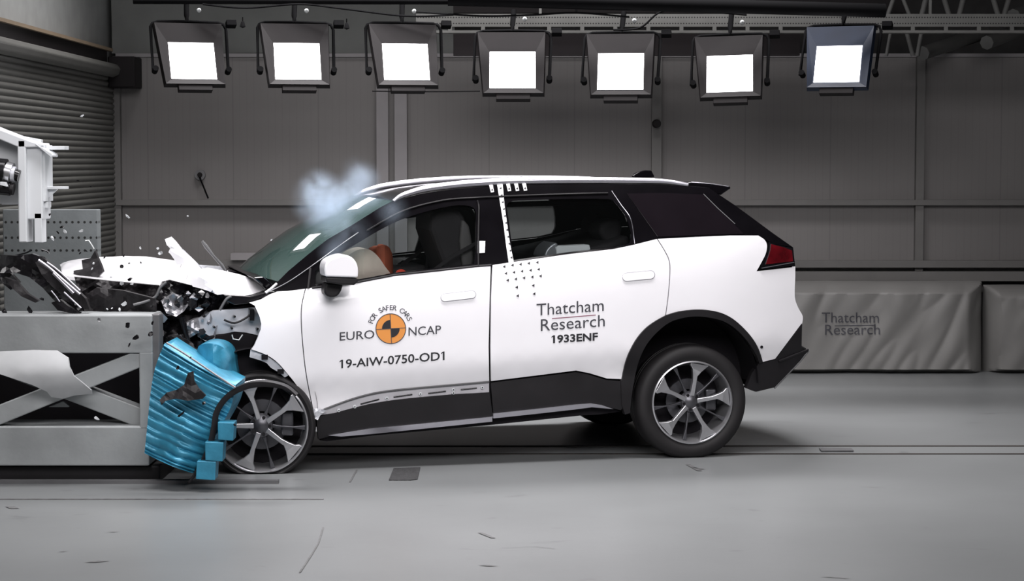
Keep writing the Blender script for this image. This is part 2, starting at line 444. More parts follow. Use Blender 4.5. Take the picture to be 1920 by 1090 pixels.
# sheet over the upper wall at the left
def wrinkled(name, x0, x1, z0, z1, Y, m, fold, nx=90, nz=40, th=.02):
    vs, fs = [], []
    for j in range(nz+1):
        for i in range(nx+1):
            x = x0+(x1-x0)*i/nx; z = z0+(z1-z0)*j/nz
            vs.append(Vector((x, Y-fold(i/nx, j/nz, x, z), z)))
    for j in range(nz):
        for i in range(nx):
            a = j*(nx+1)+i; fs.append((a, a+1, a+nx+2, a+nx+1))
    vs, fs = thick(vs, fs, lambda v: Vector((0, th, 0)))
    return mesh(name, vs, fs, m, smooth=True, auto=50)
def f1(s, t, x, z):
    return .06+.05*noise.noise(Vector((x*1.1+z*.9, z*.5, 0)))+.035*noise.noise(Vector((x*3+z*2, z*1.2, 4)))
o = wrinkled('tarpaulin_sheet', -3.45, P(852, 50, WY).x, zt+.03, zt+.75, WY+.1, M_tarp, f1)
tag(o, 'large off-white tarpaulin sheet hung over the upper back wall, top left', 'tarpaulin')
# roller shutter on the left wall
t = empty('roller_shutter', (-3.45, 14.5, 0)); tag(t, 'grey ribbed roller shutter closed across the left wall', 'roller shutter')
ztop = P(0, 97, 13.7).z
vs, fs = [], []; ns = 54; prof = []
for i in range(ns):
    z0 = ztop*i/ns; h = ztop/ns
    for q, dx in ((0, 0), (.15, .009), (.4, .015), (.7, .014), (.92, 0)): prof.append((z0+q*h, dx))
prof.append((ztop, 0))
for z, dx in prof:
    vs.append(Vector((0.03+dx, -8, z))); vs.append(Vector((0.03+dx, 3.22, z)))
for i in range(len(prof)-1): fs.append((2*i, 2*i+1, 2*i+3, 2*i+2))
vs, fs = thick(vs, fs, lambda v: Vector((-.02, 0, 0)))
mesh('shutter_curtain', vs, fs, M_shut, t, smooth=True, auto=50)
box('guide_rail', .0, .09, 3.22, 3.32, 0, ztop, M_trim, t, bevel=.005)
# housing over the shutter: slatted roll with a rounded nose
hp = [(0, -.01), (.0, .09), (.05, .10), (.12, .09), (.15, .05), (.13, .0), (.08, -.02), (.05, -.01)]
vs = [Vector((x, -8, ztop+z)) for x, z in hp]+[Vector((x, 3.32, ztop+z)) for x, z in hp]; n = len(hp)
fs = [tuple(range(n)), tuple(range(2*n-1, n-1, -1))]+[(i, i+n, (i+1) % n+n, (i+1) % n) for i in range(n)]
mesh('shutter_housing', vs, fs, M_shut, t, bevel=.01, auto=40)
box('lintel_panel', 0, .05, -8, 2.9, ztop+.09, ztop+.20, M_lampb, t)
box('cap_board', -.02, .08, -8, 3.0, ztop+.20, ztop+.225, mat('tan_wood_edge', (.20, .15, .10), .7), t)
a, b = P(208, 165, WY-.2), P(258, 107, WY-.2)
o = box('shutter_motor_box', a.x, b.x, WY-.33, WY, a.z, b.z, M_lampb, None, bevel=.01); tag(o, 'dark square motor box beside the top end of the roller shutter', 'motor box')
# small wall fixtures
def disc_on_wall(name, px, py, rp, m, label, cat, extra=None):
    c = P(px, py, WY-.1); r = rp*WY/F
    o = lathe(name, [(0.0001, -.05), (r*.8, -.05), (r, -.03), (r, .1)], m, None, c, n=24)
    tag(o, label, cat); return o
disc_on_wall('alarm_sounder', 1231, 232, 8, M_lampb, 'small round black sounder on the right-hand wall post, under the lamps', 'sounder')
t = empty('wall_probe', P(376, 328, WY)); tag(t, 'small black round knob with a wire on the wall, left of the smoke', 'wall fitting')
c = Vector((0, -.04, 0)); lathe('knob', [(0.0001, -.03), (.018, -.03), (.022, 0), (.022, .04)], M_lampb, t, c, n=16)
lathe('rosette', [(.022, 0), (.045, 0), (.045, .04)], M_galv, t, c, n=20)
tube('probe_wire', [(0, -.05, -.02), (P(391, 372, WY-.05)-P(376, 328, WY))+Vector((0, -.02, 0))], .007, M_cable, t, n=6)
a, b = P(434, 487, WY-.2), P(620, 475, WY-.2)
o = box('wall_shelf', a.x, b.x, WY-.25, WY-.10, a.z, b.z, M_post); tag(o, 'long pale shelf board on the wall behind the windscreen', 'shelf')
# floor marks: guide rail slots, drain grate, crack, skids
y1, y2 = G(1700, 838).y, G(1700, 852).y
M_slot = mat('rail_slot', (.02, .016, .014), .7)
o = boxes('floor_guide_rail', [(-3.3, 7.5, y1, y1+.035, 0, .004), (-3.3, 7.5, y2-.02, y2+.015, 0, .004)], M_slot)
tag(o, 'pair of dark guide rail lines set in the floor behind the rear wheel', 'floor rail')
a = G(1568, 846); o = box('rail_joint_plate', a.x-.10, a.x+.10, a.y-.05, a.y+.05, 0.004, .012, M_galv); tag(o, 'small metal joint plate on the floor rail right of the car', 'plate')
def flat(name, poly, m, z=.004, label=None, cat=None):
    vs = [G(x, y) for x, y in poly]; n = len(vs)
    vs = [Vector((v.x, v.y, z)) for v in vs]+[Vector((v.x, v.y, .0)) for v in vs]
    fs = [tuple(range(n))[::-1], tuple(range(n, 2*n))]+[(i, i+n, (i+1) % n+n, (i+1) % n) for i in range(n)]
    o = mesh(name, vs, fs, m, auto=40); 
    if label: tag(o, label, cat)
    return o
M_grate = mat('floor_grate', (.04, .04, .042), .6, var=.4, scale=60, bump=.6, bscale=120)
flat('floor_drain_grate', [(738, 880), (788, 878), (783, 900), (770, 902), (729, 902)], M_grate, .006, 'dark metal drain grate in the floor under the sill', 'drain grate')
M_skid = mat('rubber_skid', (.10, .10, .102), .6, var=.35, scale=30)
vs, fs = [], []
for (x0, y0, x1, y1_, wd) in ((669, 882, 656, 905, 1.6), (606, 990, 597, 1020, 1.3), (597, 1020, 585, 1040, 1.2), (585, 1040, 562, 1075, 1.4), (905, 1061, 925, 1063, 8), (168, 1056, 196, 1053, 9), (18, 951, 28, 955, 8), (205, 999, 220, 998, 5), (112, 1036, 124, 1035, 4), (1290, 872, 1312, 884, 5), (1300, 878, 1320, 881, 4), (900, 1000, 925, 1010, 4), (940, 1029, 1000, 1026, 1.5), (1000, 1026, 1040, 1030, 1.5), (1545, 1083, 1590, 1086, 5)):
    a, b = G(x0, y0), G(x1, y1_); k = len(vs); q = wd*.003
    vs += [a+Vector((-q, 0, .003)), a+Vector((q, 0, .003)), b+Vector((q, 0, .003)), b+Vector((-q, 0, .003))]; fs.append((k, k+1, k+2, k+3))
mesh('floor_cracks', vs, fs, M_skid)['kind'] = 'structure'
y9 = G(300, 938).y
boxes('floor_seam', [(-3.3, -1.0, y9, y9+.03, 0, .003)], M_skid)['kind'] = 'structure'
y9 = G(300, 908).y
o = boxes('barrier_base_plate', [(-3.38, -1.3, y9, y9+.05, 0, .02)], M_galv); tag(o, 'low steel edge strip along the floor in front of the barrier', 'floor strip')

# tarpaulin covered crash mats along the back wall
def fold(seed, top=.02):
    def f(s, t, x, z):
        v = .03*noise.noise(Vector((x*2.2+z*1.5, z*.8, seed)))+.028*abs(noise.noise(Vector((x*5-z*3, z*1.6, seed+3))))
        v += .006*math.sin(14*(x+.5*z)+seed+3*noise.noise(Vector((x, z, 9))))*max(0, 2*t-.7)*(1 if s > .55 else .5)
        e = min(1, min(s, 1-s)*18, (1-t)*9, t*14+.3)
        return .30*math.sqrt(max(0, e))+v*1.6
    return f
M_mat = mat('grey_vinyl_cover', (.20, .196, .19), .55, var=.05, scale=3)
x0, x1 = P(1150, 600, 17.3).x, P(1855, 600, 17.3).x; z1 = P(1700, 531, 17.3).z
mb = empty('covered_mat', (0, 0, 0)); tag(mb, 'wide grey vinyl covered mat with printed lettering leaning on the back wall', 'padded mat')
o = wrinkled('vinyl_cover', x0, x1, .0, z1, 17.6, M_mat, fold(1.3), nx=170, nz=60); o.parent = mb
o = wrinkled('padded_mat', x1+.01, 5.6, .0, P(1700, 538, 17.3).z, 17.6, M_mat, fold(7.3), nx=90, nz=40)
tag(o, 'grey vinyl mat without lettering at the right edge behind the car', 'padded mat')
f_mat = fold(1.3)
def pl(x, y):
    Y = 17.25
    for _ in range(3):
        p = P(x, y, Y); Y = 17.6-f_mat((p.x-x0)/(x1-x0), p.z/z1, p.x, p.z)-.007
    return P(x, y, Y)
lettering('printed_lettering', 'Thatcham', 1541, 1648, 605, 605, 19, M_ink, mb, pl, 0)
lettering('printed_lettering', 'Research', 1547, 1650, 628, 627, 19, M_ink, mb, pl, 0)
mesh('printed_underline', [pl(1565, 610.5), pl(1640, 609.5), pl(1640, 611), pl(1565, 612)], [(0, 1, 2, 3)], M_ink, mb)

# ------------------------------------------------------------------ overhead rig
def zY(px, py, Y): p = P(px, py, Y); return p
a = P(850, 104, 16.4); b = P(1500, 62, 16.4)
o = box('black_fascia_board', a.x, b.x, 16.4, 16.5, a.z, b.z, M_lampb); tag(o, 'long black board hanging behind the middle lamps', 'board')
# cable tray
M_tray = mat('perforated_tray', (.11, .11, .105), .5, .3, var=.1); 
t = empty('cable_tray', P(1500, 45, 15.9)); tag(t, 'long perforated steel cable tray above the lamps', 'cable tray')
a = P(780, 50, 15.9); b = P(2100, 26, 15.9); L0 = P(1500, 45, 15.9)
holes_on(M_tray, .021, [(a.z-L0.z)+(b.z-a.z)*.25, (a.z-L0.z)+(b.z-a.z)*.72], .0058)
box('tray_side', a.x-L0.x, b.x-L0.x, 0, .05, a.z-L0.z, b.z-L0.z, M_tray, t)
c = P(780, 62, 15.9); box('tray_lip', a.x-L0.x, b.x-L0.x, -.02, .09, c.z-L0.z, c.z-L0.z+.02, M_tray, t)
for x in range(840, 1920, 62): q = P(x, 50, 15.9).x-L0.x; box('tray_bracket', q, q+.03, 0, .04, c.z-L0.z, a.z-L0.z, M_tray, t)
box('hanger_rod', 1.0, 1.02, .06, .08, a.z-L0.z, 6.5-L0.z, M_tray, t); box('hanger_rod', -2.0, -1.98, .06, .08, a.z-L0.z, 6.5-L0.z, M_tray, t)
tube('hanging_pipe', [P(250, 2, 15.3), P(850, 3, 15.3)], .022, M_cable, None, 12); tag(bpy.data.objects['hanging_pipe'], 'black lamp bar above the three left-hand lamps', 'pipe')
o = tube('hanging_pipe', [P(840, -2, 15.1), P(1660, 20, 15.1)], .05, M_cable, None, 12); tag(o, 'thick black lamp bar above the four right-hand lamps', 'pipe')
a = P(850, 24, 17.0); b = P(1700, -20, 17.0)
o = box('roof_beam', a.x, b.x, 17, 17.15, a.z, b.z, M_lampb); tag(o, 'dark steel roof beam behind the lamp bars', 'beam')
for n_, xx, yy, z0 in (('lamp_bar_hanger', -2.2, 15.3, 3.0), ('lamp_bar_hanger', .6, 15.1, 3.0), ('board_hanger', .5, 16.45, 2.75)):
    o = box(n_, xx, xx+.02, yy-.01, yy+.01, z0-.02, 6.5, M_cable); tag(o, 'thin dark vertical rod '+('above the left lamp bar' if xx < 0 else 'above the right lamp bar' if xx > .55 else 'holding the long black board'), 'rod')
# roof truss at the right
t = empty('roof_truss', P(1800, 20, 16.6)); tag(t, 'dim grey lattice roof truss at the top right corner', 'roof truss'); L0 = P(1800, 20, 16.6)
for xa, ya, xb, yb, r in ((1678, -10, 1664, 30, .018), (1690, -10, 1706, 30, .016), (1738, -10, 1728, 30, .022), (1768, -10, 1780, 30, .022), (1808, -10, 1798, 30, .022), (1860, -10, 1872, 30, .022), (1894, -10, 1882, 30, .022),
                          (1670, 60, 1662, 105, .014), (1700, 60, 1712, 105, .018), (1728, 60, 1720, 105, .018)):
    tube('lattice_bar', [P(xa, ya, 16.6)-L0, P(xb, yb, 16.6)-L0], r, M_truss, t, 8)
for i, (xa, ya, xb, yb) in enumerate(((1730, 100, 1845, 62), (1850, 80, 1960, 38), (1900, 30, 1990, -5))):
    a, b = P(xa, ya, 17.2), P(xb, yb, 18.2)
    o = tube('roof_strut', [a, b], .06, M_truss, None, 8); tag(o, ['pale inclined strut below the cable tray, lowest of the three at the right', 'pale inclined strut below the cable tray at the right edge', 'pale inclined strut above the cable tray at the right edge'][i], 'strut', 'inclined roof struts')

LAMPS = [(0, 0, 363, 114, 20, 0), (0, 0, 559, 115, 12, 0), (0, 0, 762, 116, 11, 0), (0, 0, 961, 131, 0, 0), (0, 0, 1163, 134, -6, 0), (0, 0, 1367, 138, -9, -4), (0, 0, 1569, 120, -20, 0)]
def make_lamp():
    t = empty('studio_lamp')
    wv, hv, dv = .225, .20, .16
    fr = [(-wv*.92, -.185), (wv*.98, -.185), (wv*1.05, .30), (-wv*1.12, .30)]
    ln = [(-.170, -.148), (.170, -.148), (.170, .152), (-.170, .152)]
    vs = [Vector((x*1.02, 0, z*1.02)) for x, z in fr]+[Vector((x, .012, z)) for x, z in ln]+[Vector((x*.72, dv, z*.72)) for x, z in fr]+[Vector((x*1.06, .05, z*1.06)) for x, z in fr]
    fs = []
    for i in range(4):
        j = (i+1) % 4
        fs += [(i, j, j+4, i+4), (i, i+12, j+12, j), (i+12, i+8, j+8, j+12)]
    fs.append((8, 11, 10, 9)); fs.append((4, 5, 6, 7))
    mesh('housing', vs, fs, M_lampb, t, auto=20)
    mesh('lens', [(-.168, .008, -.146), (.168, .008, -.146), (.168, .008, .150), (-.168, .008, .150)], [(0, 1, 2, 3)], M_lens, t)
    box('bottom_flap', -.12, .13, .01, .06, -.235, -.185, M_lampb, t, .004)
    pts = [(-.285, .06, -.06), (-.275, .06, .30), (-.26, .06, .33), (-.22, .06, .345), (.0, .06, .35), (.23, .06, .345), (.27, .06, .33), (.285, .06, .29), (.27, .06, -.06)]
    tube('yoke', pts, .012, M_cable, t, 8)
    for sx in (-1, 1): lathe('yoke_knob', [(.001, -.03), (.022, -.03), (.022, .03), (.001, .03)], M_cable, t, (sx*.27, .06, -.05), n=12)
    tube('hanging_clamp', [(0, .06, .34), (0, .06, .40), (.01, .06, .52)], .02, M_cable, t, 8)
    lathe('safety_knob', [(.001, -.02), (.014, -.012), (.018, 0), (.014, .012), (.001, .02)], M_wire, t, (.09, .03, .43), n=12)
    b = box('plug_box', .29, .365, .03, .09, .315, .36, M_cable, t, .004)
    return t
def copy_tree(o, parent=None):
    c = o.copy(); col.objects.link(c); c.parent = parent
    for ch in [q for q in bpy.data.objects if q.parent == o]: copy_tree(ch, c)
    return c
proto = make_lamp(); LL = ['first lamp from the left', 'second lamp from the left', 'third lamp from the left', 'middle lamp of the row of seven', 'third lamp from the right, above the roof fin', 'second lamp from the right', 'rightmost lamp, turned inwards with a bluish black casing']
kids = None
for i, (x, y, lx, ly, yaw, roll) in enumerate(LAMPS):
    o = proto if i == 0 else copy_tree(proto)
    o.location = P(lx, ly, 15.2)-Vector((0, .04, 0)); o.rotation_euler = (R(-24), R(roll*.4), R(yaw))
    tag(o, 'lit square studio lamp with black housing, '+LL[i], 'studio lamp', 'studio lamps hanging in a row')
hs_ = [q for q in bpy.data.objects if q.parent == o and q.name.startswith('housing')][0]
hs_.material_slots[0].link = 'OBJECT'; hs_.material_slots[0].material = mat('dark_blue_lamp_housing', (.006, .012, .028), .5, var=.15, spec=.3)
def cable(lbl, pts, r=.008):
    o = tube('power_cable', S([P(*p) for p in pts], 8), r, M_cable, None, 6); tag(o, lbl, 'cable')
cable('black cable drooping between the first and third lamps', [(380, 8, 15.25), (460, 15, 15.25), (560, 8, 15.25), (640, 16, 15.25), (760, 30, 15.25), (850, 28, 15.25)])
cable('black cable drooping between the third and fifth lamps', [(780, 22, 15.1), (900, 30, 15.1), (1000, 28, 15.1), (1080, 24, 15.1), (1180, 32, 15.1)])
cable('black cable drooping between the fifth and sixth lamps', [(1150, 56, 15.3), (1200, 52, 15.3), (1240, 22, 15.3), (1300, 20, 15.3), (1400, 28, 15.3)])
cable('thin straight cable under the third and fourth lamps', [(698, 171, 15.5), (800, 172, 15.5), (900, 171, 15.5)], .005)
for i, (x, y) in enumerate(((455, 45), (650, 48))):
    t = empty('hanging_hook', P(x, y, 15.2)); tag(t, 'small black hook hanging right of the '+('first' if i == 0 else 'second')+' lamp from the left', 'hook', 'hooks hanging beside the lamps')
    tube('chain', [(0, 0, .05), (0, 0, 0)], .004, M_cable, t, 6)
    lathe('hook_weight', [(.001, .025), (.012, .015), (.022, -.02), (.001, -.03)], M_cable, t, (0, 0, 0), axis='z', n=12)

# ------------------------------------------------------------------ barrier
BY = 11.4
def bx_px(name, x0, y0, x1, y1, Y, d, m, parent, bevel=.008):
    a, b = P(x0, y1, Y), P(x1, y0, Y)
    return box(name, a.x, b.x, Y, Y+d, a.z, b.z, m, parent, bevel)
br = empty('crash_barrier', (0, 0, 0)); tag(br, 'white painted steel crash barrier with crossed braces, at the left', 'crash barrier')
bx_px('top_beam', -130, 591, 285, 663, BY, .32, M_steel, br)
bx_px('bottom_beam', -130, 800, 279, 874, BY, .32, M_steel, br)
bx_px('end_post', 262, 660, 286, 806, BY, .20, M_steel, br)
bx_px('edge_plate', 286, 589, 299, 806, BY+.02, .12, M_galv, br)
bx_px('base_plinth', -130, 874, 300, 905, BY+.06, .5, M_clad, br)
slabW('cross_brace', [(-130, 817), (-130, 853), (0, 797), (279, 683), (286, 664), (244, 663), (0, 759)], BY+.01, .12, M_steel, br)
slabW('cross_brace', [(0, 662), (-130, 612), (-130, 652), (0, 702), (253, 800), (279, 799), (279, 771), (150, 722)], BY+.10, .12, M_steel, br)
slabW('gusset_plate', [(90, 764), (118, 752), (131, 763), (128, 764)], BY+.16, .02, M_steel, br)
box('back_plate', -3.3, P(286, 600, BY).x, BY+.5, BY+.55, 0.02, P(0, 600, BY).z-.02, M_dark, br)
# torn white bumper skin hanging over the brace
def dsheet(x, y): return 11.30+.10*((x-60)/110)**2*.3-.05*math.sin((y-660)/85*math.pi)+.0015*max(0, y-722)
o = sheet('torn_bumper_skin', [(-60, 660), (0, 660), (60, 657), (106, 658), (128, 672), (130, 688), (138, 705), (152, 716), (171, 732), (172, 739), (140, 742), (118, 748), (96, 745), (88, 735), (60, 722), (30, 712), (0, 702), (-60, 690)], dsheet, mat('torn_white_plastic', (.42, .43, .44), .5), None, th=.02, amp=.006, seed=4, world=True, smooth=True)
tag(o, 'torn curved white bumper skin draped over the crossed braces', 'bumper piece')
# perforated concrete block behind
t = empty('perforated_block', (0, 0, 0)); tag(t, 'grey perforated block standing behind the barrier', 'block')
a, b = P(-40, 520, 13.6), P(182, 393, 13.6)
holes_on(M_block, .040, [P(90, y, 13.6).z for y in (417, 446, 470)], .0085)
box('block_body', -3.36, b.x, 13.6, 13.72, 0, b.z, M_block, t, .006)
# white bracket arm with gear, reaching in from the left
t = empty('steel_camera_bracket', (0, 0, 0)); tag(t, 'white painted steel bracket arm hanging in at the upper left', 'bracket')
CY = 12.2
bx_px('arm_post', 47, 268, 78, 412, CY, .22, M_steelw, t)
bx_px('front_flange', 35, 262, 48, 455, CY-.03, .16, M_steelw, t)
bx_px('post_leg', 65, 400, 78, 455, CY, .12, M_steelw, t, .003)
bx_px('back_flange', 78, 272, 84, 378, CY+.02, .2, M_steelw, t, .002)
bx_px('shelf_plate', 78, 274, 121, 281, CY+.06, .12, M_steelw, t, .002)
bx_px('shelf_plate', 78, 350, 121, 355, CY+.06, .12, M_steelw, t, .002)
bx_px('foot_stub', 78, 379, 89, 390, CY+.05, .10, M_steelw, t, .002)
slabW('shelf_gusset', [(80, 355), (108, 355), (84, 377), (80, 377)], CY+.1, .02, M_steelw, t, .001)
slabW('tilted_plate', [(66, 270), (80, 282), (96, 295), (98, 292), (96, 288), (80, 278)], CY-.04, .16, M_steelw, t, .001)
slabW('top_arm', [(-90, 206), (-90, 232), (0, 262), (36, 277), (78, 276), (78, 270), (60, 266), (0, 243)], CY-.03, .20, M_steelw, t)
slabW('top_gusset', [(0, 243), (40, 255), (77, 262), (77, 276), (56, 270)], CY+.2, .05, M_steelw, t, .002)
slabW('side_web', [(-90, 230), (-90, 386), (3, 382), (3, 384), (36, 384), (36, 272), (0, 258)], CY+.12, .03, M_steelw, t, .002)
a = P(-60, 206, CY); box('arm_column', a.x-.12, a.x, CY, CY+.2, 0, a.z, M_steelw, t)
bpy.data.objects['arm_column'].location = (0, 0, 0)
cm = empty('high_speed_camera', P(5, 325, CY-.05)); tag(cm, 'black and silver video camera cut by the left edge, held by the white bracket', 'camera')
L0 = P(5, 325, CY-.05)
def cyl(name, a, b, r, m, parent, n=20):
    return tube(name, [a, b], r, m, parent, n)
cyl('camera_barrel', P(-60, 315, CY-.05)-L0, P(12, 322, CY-.05)-L0, .075, M_crush, cm)
cyl('lens_ring', P(11, 322, CY-.05)-L0, P(22, 325, CY-.05)-L0, .062, M_rim, cm)
cyl('lens_ring', P(22, 326, CY-.05)-L0, P(29, 327, CY-.05)-L0, .045, M_inner, cm)
cyl('lens_hood', P(29, 328, CY-.05)-L0, P(36, 330, CY-.05)-L0, .035, M_crush, cm)
cyl('lower_barrel', P(-40, 348, CY-.05)-L0, P(20, 354, CY-.05)-L0, .042, M_crush, cm)
cyl('lower_ring', P(20, 354, CY-.05)-L0, P(26, 355, CY-.05)-L0, .036, M_crush2, cm)
slabW('lamp_bracket', [(0, 341), (9, 342), (12, 350), (0, 347)], CY-.14, .05, M_steelw, None, .001).name = 'mount_clip'
o = bpy.data.objects['mount_clip']; tag(o, 'small white clip on the video camera at the left edge', 'clip')

# ------------------------------------------------------------------ blue honeycomb block
hb = empty('honeycomb_crush_block', (0, 0, 0)); tag(hb, 'crumpled cyan blue aluminium crush block between barrier and front wheel', 'crush block')
LE = S([(308, 645), (291, 690), (282, 740), (276, 800), (271, 850)], 10); RE = S([(442, 722), (432, 765), (408, 810), (384, 850), (362, 888)], 10)
def at(line, t):
    k = t*(len(line)-1); i = min(int(k), len(line)-2); f = k-i
    return (line[i][0]*(1-f)+line[i+1][0]*f, line[i][1]*(1-f)+line[i+1][1]*f)
nT, nS = 190, 36; vs = []; random.seed(5)
rid = [0]*(nT+1); ph = 0
for j in range(nT+1):
    t_ = j/nT; ph += (.30 if t_ < .25 else .44)*(.35+2.2*abs(noise.noise(Vector((t_*11, 0, 0)))))
    rid[j] = ph
for j in range(nT+1):
    t_ = j/nT; a, b = at(LE, t_), at(RE, t_)
    for i in range(nS+1):
        s = i/nS; x = a[0]*(1-s)+b[0]*s; y = a[1]*(1-s)+b[1]*s+3*math.sin(s*3.1)
        amp = .011*(.5+abs(noise.noise(Vector((s*3, t_*7, 2)))))
        d = 11.12+.10*abs(s-.55)+amp*(1-abs(math.sin(rid[j]+.5*noise.noise(Vector((s*4, t_*5, 1)))+s*.6)))*1.8+.05*noise.noise(Vector((s*2.2, t_*3, 5)))
        vs.append(P(x, y, d))
fs = [(j*(nS+1)+i, j*(nS+1)+i+1, (j+1)*(nS+1)+i+1, (j+1)*(nS+1)+i) for j in range(nT) for i in range(nS)]
vs, fs = thick(vs, fs, lambda v: Vector((0, .42, 0)))
mesh('folded_face', vs, fs, M_blue, hb, smooth=True, auto=60)
sheet('upper_bulge', S([(372, 700), (370, 655), (384, 645), (405, 646), (422, 655), (431, 672), (433, 690), (442, 722), (440, 735), (405, 715)], 4, True), lambda x, y: 11.42+.0006*(x-400)**2*.2, M_blue, hb, th=.3, amp=.05, seed=3, world=True, smooth=True)
for k, (x0, y0, x1, y1) in enumerate(((408, 792, 439, 827), (384, 829, 419, 866), (369, 865, 405, 901))):
    slabW('corner_tab', [(x0, y0), (x1, y0+1), (x1-2, y1), (x0+1-3*(k == 2), y1-2)], 11.08, .12, M_blue, hb, .004)
tube('top_edge_strip', [P(*p, 11.08) for p in S([(312, 643), (350, 666), (400, 700), (441, 727)], 5)], .006, M_silver, hb, 6)
# torn pieces
def piece(name, poly, d, m, label, cat, th=.02, amp=.03, seed=1, world=True, group=None, step=9, fr=9):
    o = sheet(name, poly, (lambda x, y: d) if not callable(d) else d, m, None, th=th, amp=amp, seed=seed, world=world, step=step, fr=fr)
    if world is False: pass
    tag(o, label, cat, group); return o
piece('torn_bracket', [(299, 750), (312, 737), (330, 732), (345, 722), (352, 700), (362, 697), (364, 715), (372, 728), (386, 742), (380, 748), (352, 752), (330, 748), (310, 752), (303, 760)], 11.0, M_crush2, 'torn dark grey plastic bracket stuck on the blue crush block', 'bracket', seed=8)
piece('plastic_chip', [(332, 781), (346, 770), (344, 776), (336, 783)], 11.02, M_crush, 'tiny black chip lying on the middle of the blue crush block', 'plastic chip', amp=0)
# detached wheel arch trim ribbon
AR = S([(556, 742), (538, 727), (515, 719), (488, 716), (460, 720), (432, 733), (412, 752), (400, 775), (396, 800), (388, 835), (374, 868), (360, 893), (352, 905)], 6)
vs = []
for i, (x, y) in enumerate(AR):
    k = i/(len(AR)-1); wd = 11*math.sin(min(1, k*2.6+.12)*1.57)*(1 if k < .72 else 1-(k-.72)*2.4)
    a = AR[max(0, i-1)]; b = AR[min(len(AR)-1, i+1)]; d = Vector((b[0]-a[0], b[1]-a[1])).normalized(); nn = Vector((-d.y, d.x))
    if nn.dot(Vector((489-x, 800-y))) < 0: nn = -nn
    q0 = P(x, y, 11.12); q1 = P(x+nn.x*wd, y+nn.y*wd, 11.12)
    vs += [q0+Vector((0, .10, 0)), q0, q1]
fs = []
for i in range(len(AR)-1): fs += [(3*i, 3*i+1, 3*i+4, 3*i+3), (3*i+1, 3*i+2, 3*i+5, 3*i+4)]
o = mesh('wheel_arch_trim', vs, fs, M_clad, None, smooth=True, auto=40); m_ = o.modifiers.new('s', 'SOLIDIFY'); m_.thickness = .006
tag(o, 'loose curved black wheel arch trim hanging in front of the front wheel', 'arch trim')

# ================================================================== car
car = empty('car', (ORG.x, ORG.y, 0)); car.rotation_euler = (0, 0, TH)
tag(car, 'white and black five-door car with its crushed nose against the barrier', 'car')
BELT = [(573, 541), (609, 535), (671, 528), (738, 515), (812, 507), (894, 499), (921, 496.5)]
BELT2 = [(923, 496.5), (961, 491), (1067, 476), (1150, 466.5), (1186, 459), (1232, 447.5)]
DL = S([(573, 541), (566, 572), (565, 605), (568, 650), (573, 695), (580, 735), (588, 774)], 4)
DB = S([(589, 775), (620, 763), (659, 749), (700, 738), (740, 732), (791, 727), (860, 721), (917, 716)], 3)
fd = patch('front_door', BELT+[(919, 560), (917, 650), (918, 715)]+DB[::-1]+DL[::-1][1:-1], M_white, car)
DR = S([(1232, 447.5), (1246, 470), (1255, 490), (1256, 515), (1253, 555), (1248, 592)], 3)
ARO = S([(1248, 592), (1230, 602), (1212, 615), (1196, 633), (1183, 655), (1173, 680), (1166, 712)], 4)
rdr = patch('rear_door', BELT2+DR[1:]+ARO[1:]+[(1138, 711), (1105, 701), (1080, 696), (920, 716), (919, 650), (920, 560)], M_white, car)
ARB = S([(1248, 592), (1272, 585), (1303, 581.5), (1330, 583), (1355, 589), (1378, 602), (1403, 626), (1420, 651), (1430, 680)], 4)
LAMPL = S([(1422, 441), (1434, 449), (1439, 460), (1437, 475), (1430, 490), (1420, 508)], 4)
QR = S([(1491, 500), (1491, 520), (1490, 545), (1491, 562), (1497, 578), (1505, 593), (1504, 607)], 3)
patch('rear_quarter_panel', [(1232, 447.5), (1321, 443), (1369, 441)]+LAMPL+QR+[(1454, 674), (1430, 680)]+ARB[::-1][1:]+DR[::-1][1:-1], M_white, car)
FE = [(573, 541), (540, 545), (520, 546), (505, 552), (490, 561), (466, 568), (477, 574), (481, 583), (486, 595), (489, 608), (488, 618), (483, 632), (476, 648), (470, 656)]
AF = S([(470, 656), (500, 667), (520, 681), (537, 700), (556, 724), (568, 748), (576, 767), (588, 775)], 4)
patch('front_fender', FE+AF[1:]+DL[::-1][1:-1], M_white, car)
# crumpled arch flange of the fender
sheet('fender_flange', [(470, 656), (500, 667), (520, 681), (541, 704), (534, 708), (520, 697), (508, 690), (500, 681), (488, 676), (468, 670)], lambda x, y: -.925, M_inner, car, th=.01, amp=.012, seed=2, step=6)
for x, y in ((496, 670), (526, 697)):
    q = K(x, y, -.94); box('clip_hole', q.x-.018, q.x+.018, q.y-.008, q.y+.004, q.z-.014, q.z+.014, M_crush, car)
# greenhouse
APL = [(505, 545), (521, 528), (540, 509), (577, 478), (614, 449), (659, 423), (689, 404), (713, 389), (736, 377)]
RFL = [(763, 371), (788, 364), (825, 358), (862, 354), (936, 348), (1000, 346), (1091, 345), (1170, 345), (1240, 346), (1285, 349), (1330, 353), (1351, 367)]
DPL = [(1351, 367), (1378, 385), (1404, 404), (1450, 438), (1487, 464)]
HF = S([(590, 533), (640, 528), (690, 521), (738, 512.5), (812, 504)], 2)[:-1]+[(812, 504), (889, 495)]+S([(893, 470), (893, 430), (892, 398), (884, 388), (865, 385), (837, 388), (788, 400), (750, 413), (713, 431), (664, 460), (620, 485), (591, 509)], 3)
HR = [(963, 488), (956, 430)]+S([(950, 386), (956, 379), (975, 376), (1060, 373.5), (1139, 373.5), (1152, 379), (1165, 394), (1175, 409), (1181, 430), (1184, 445), (1180, 457)], 3)+[(1150, 464), (1067, 473)]
OUT = APL+RFL+DPL[1:]+[(1452, 458), (1440, 452)]+[(1422, 441), (1369, 441), (1321, 443)]+BELT2[::-1]+BELT[::-1]+[(540, 546)]
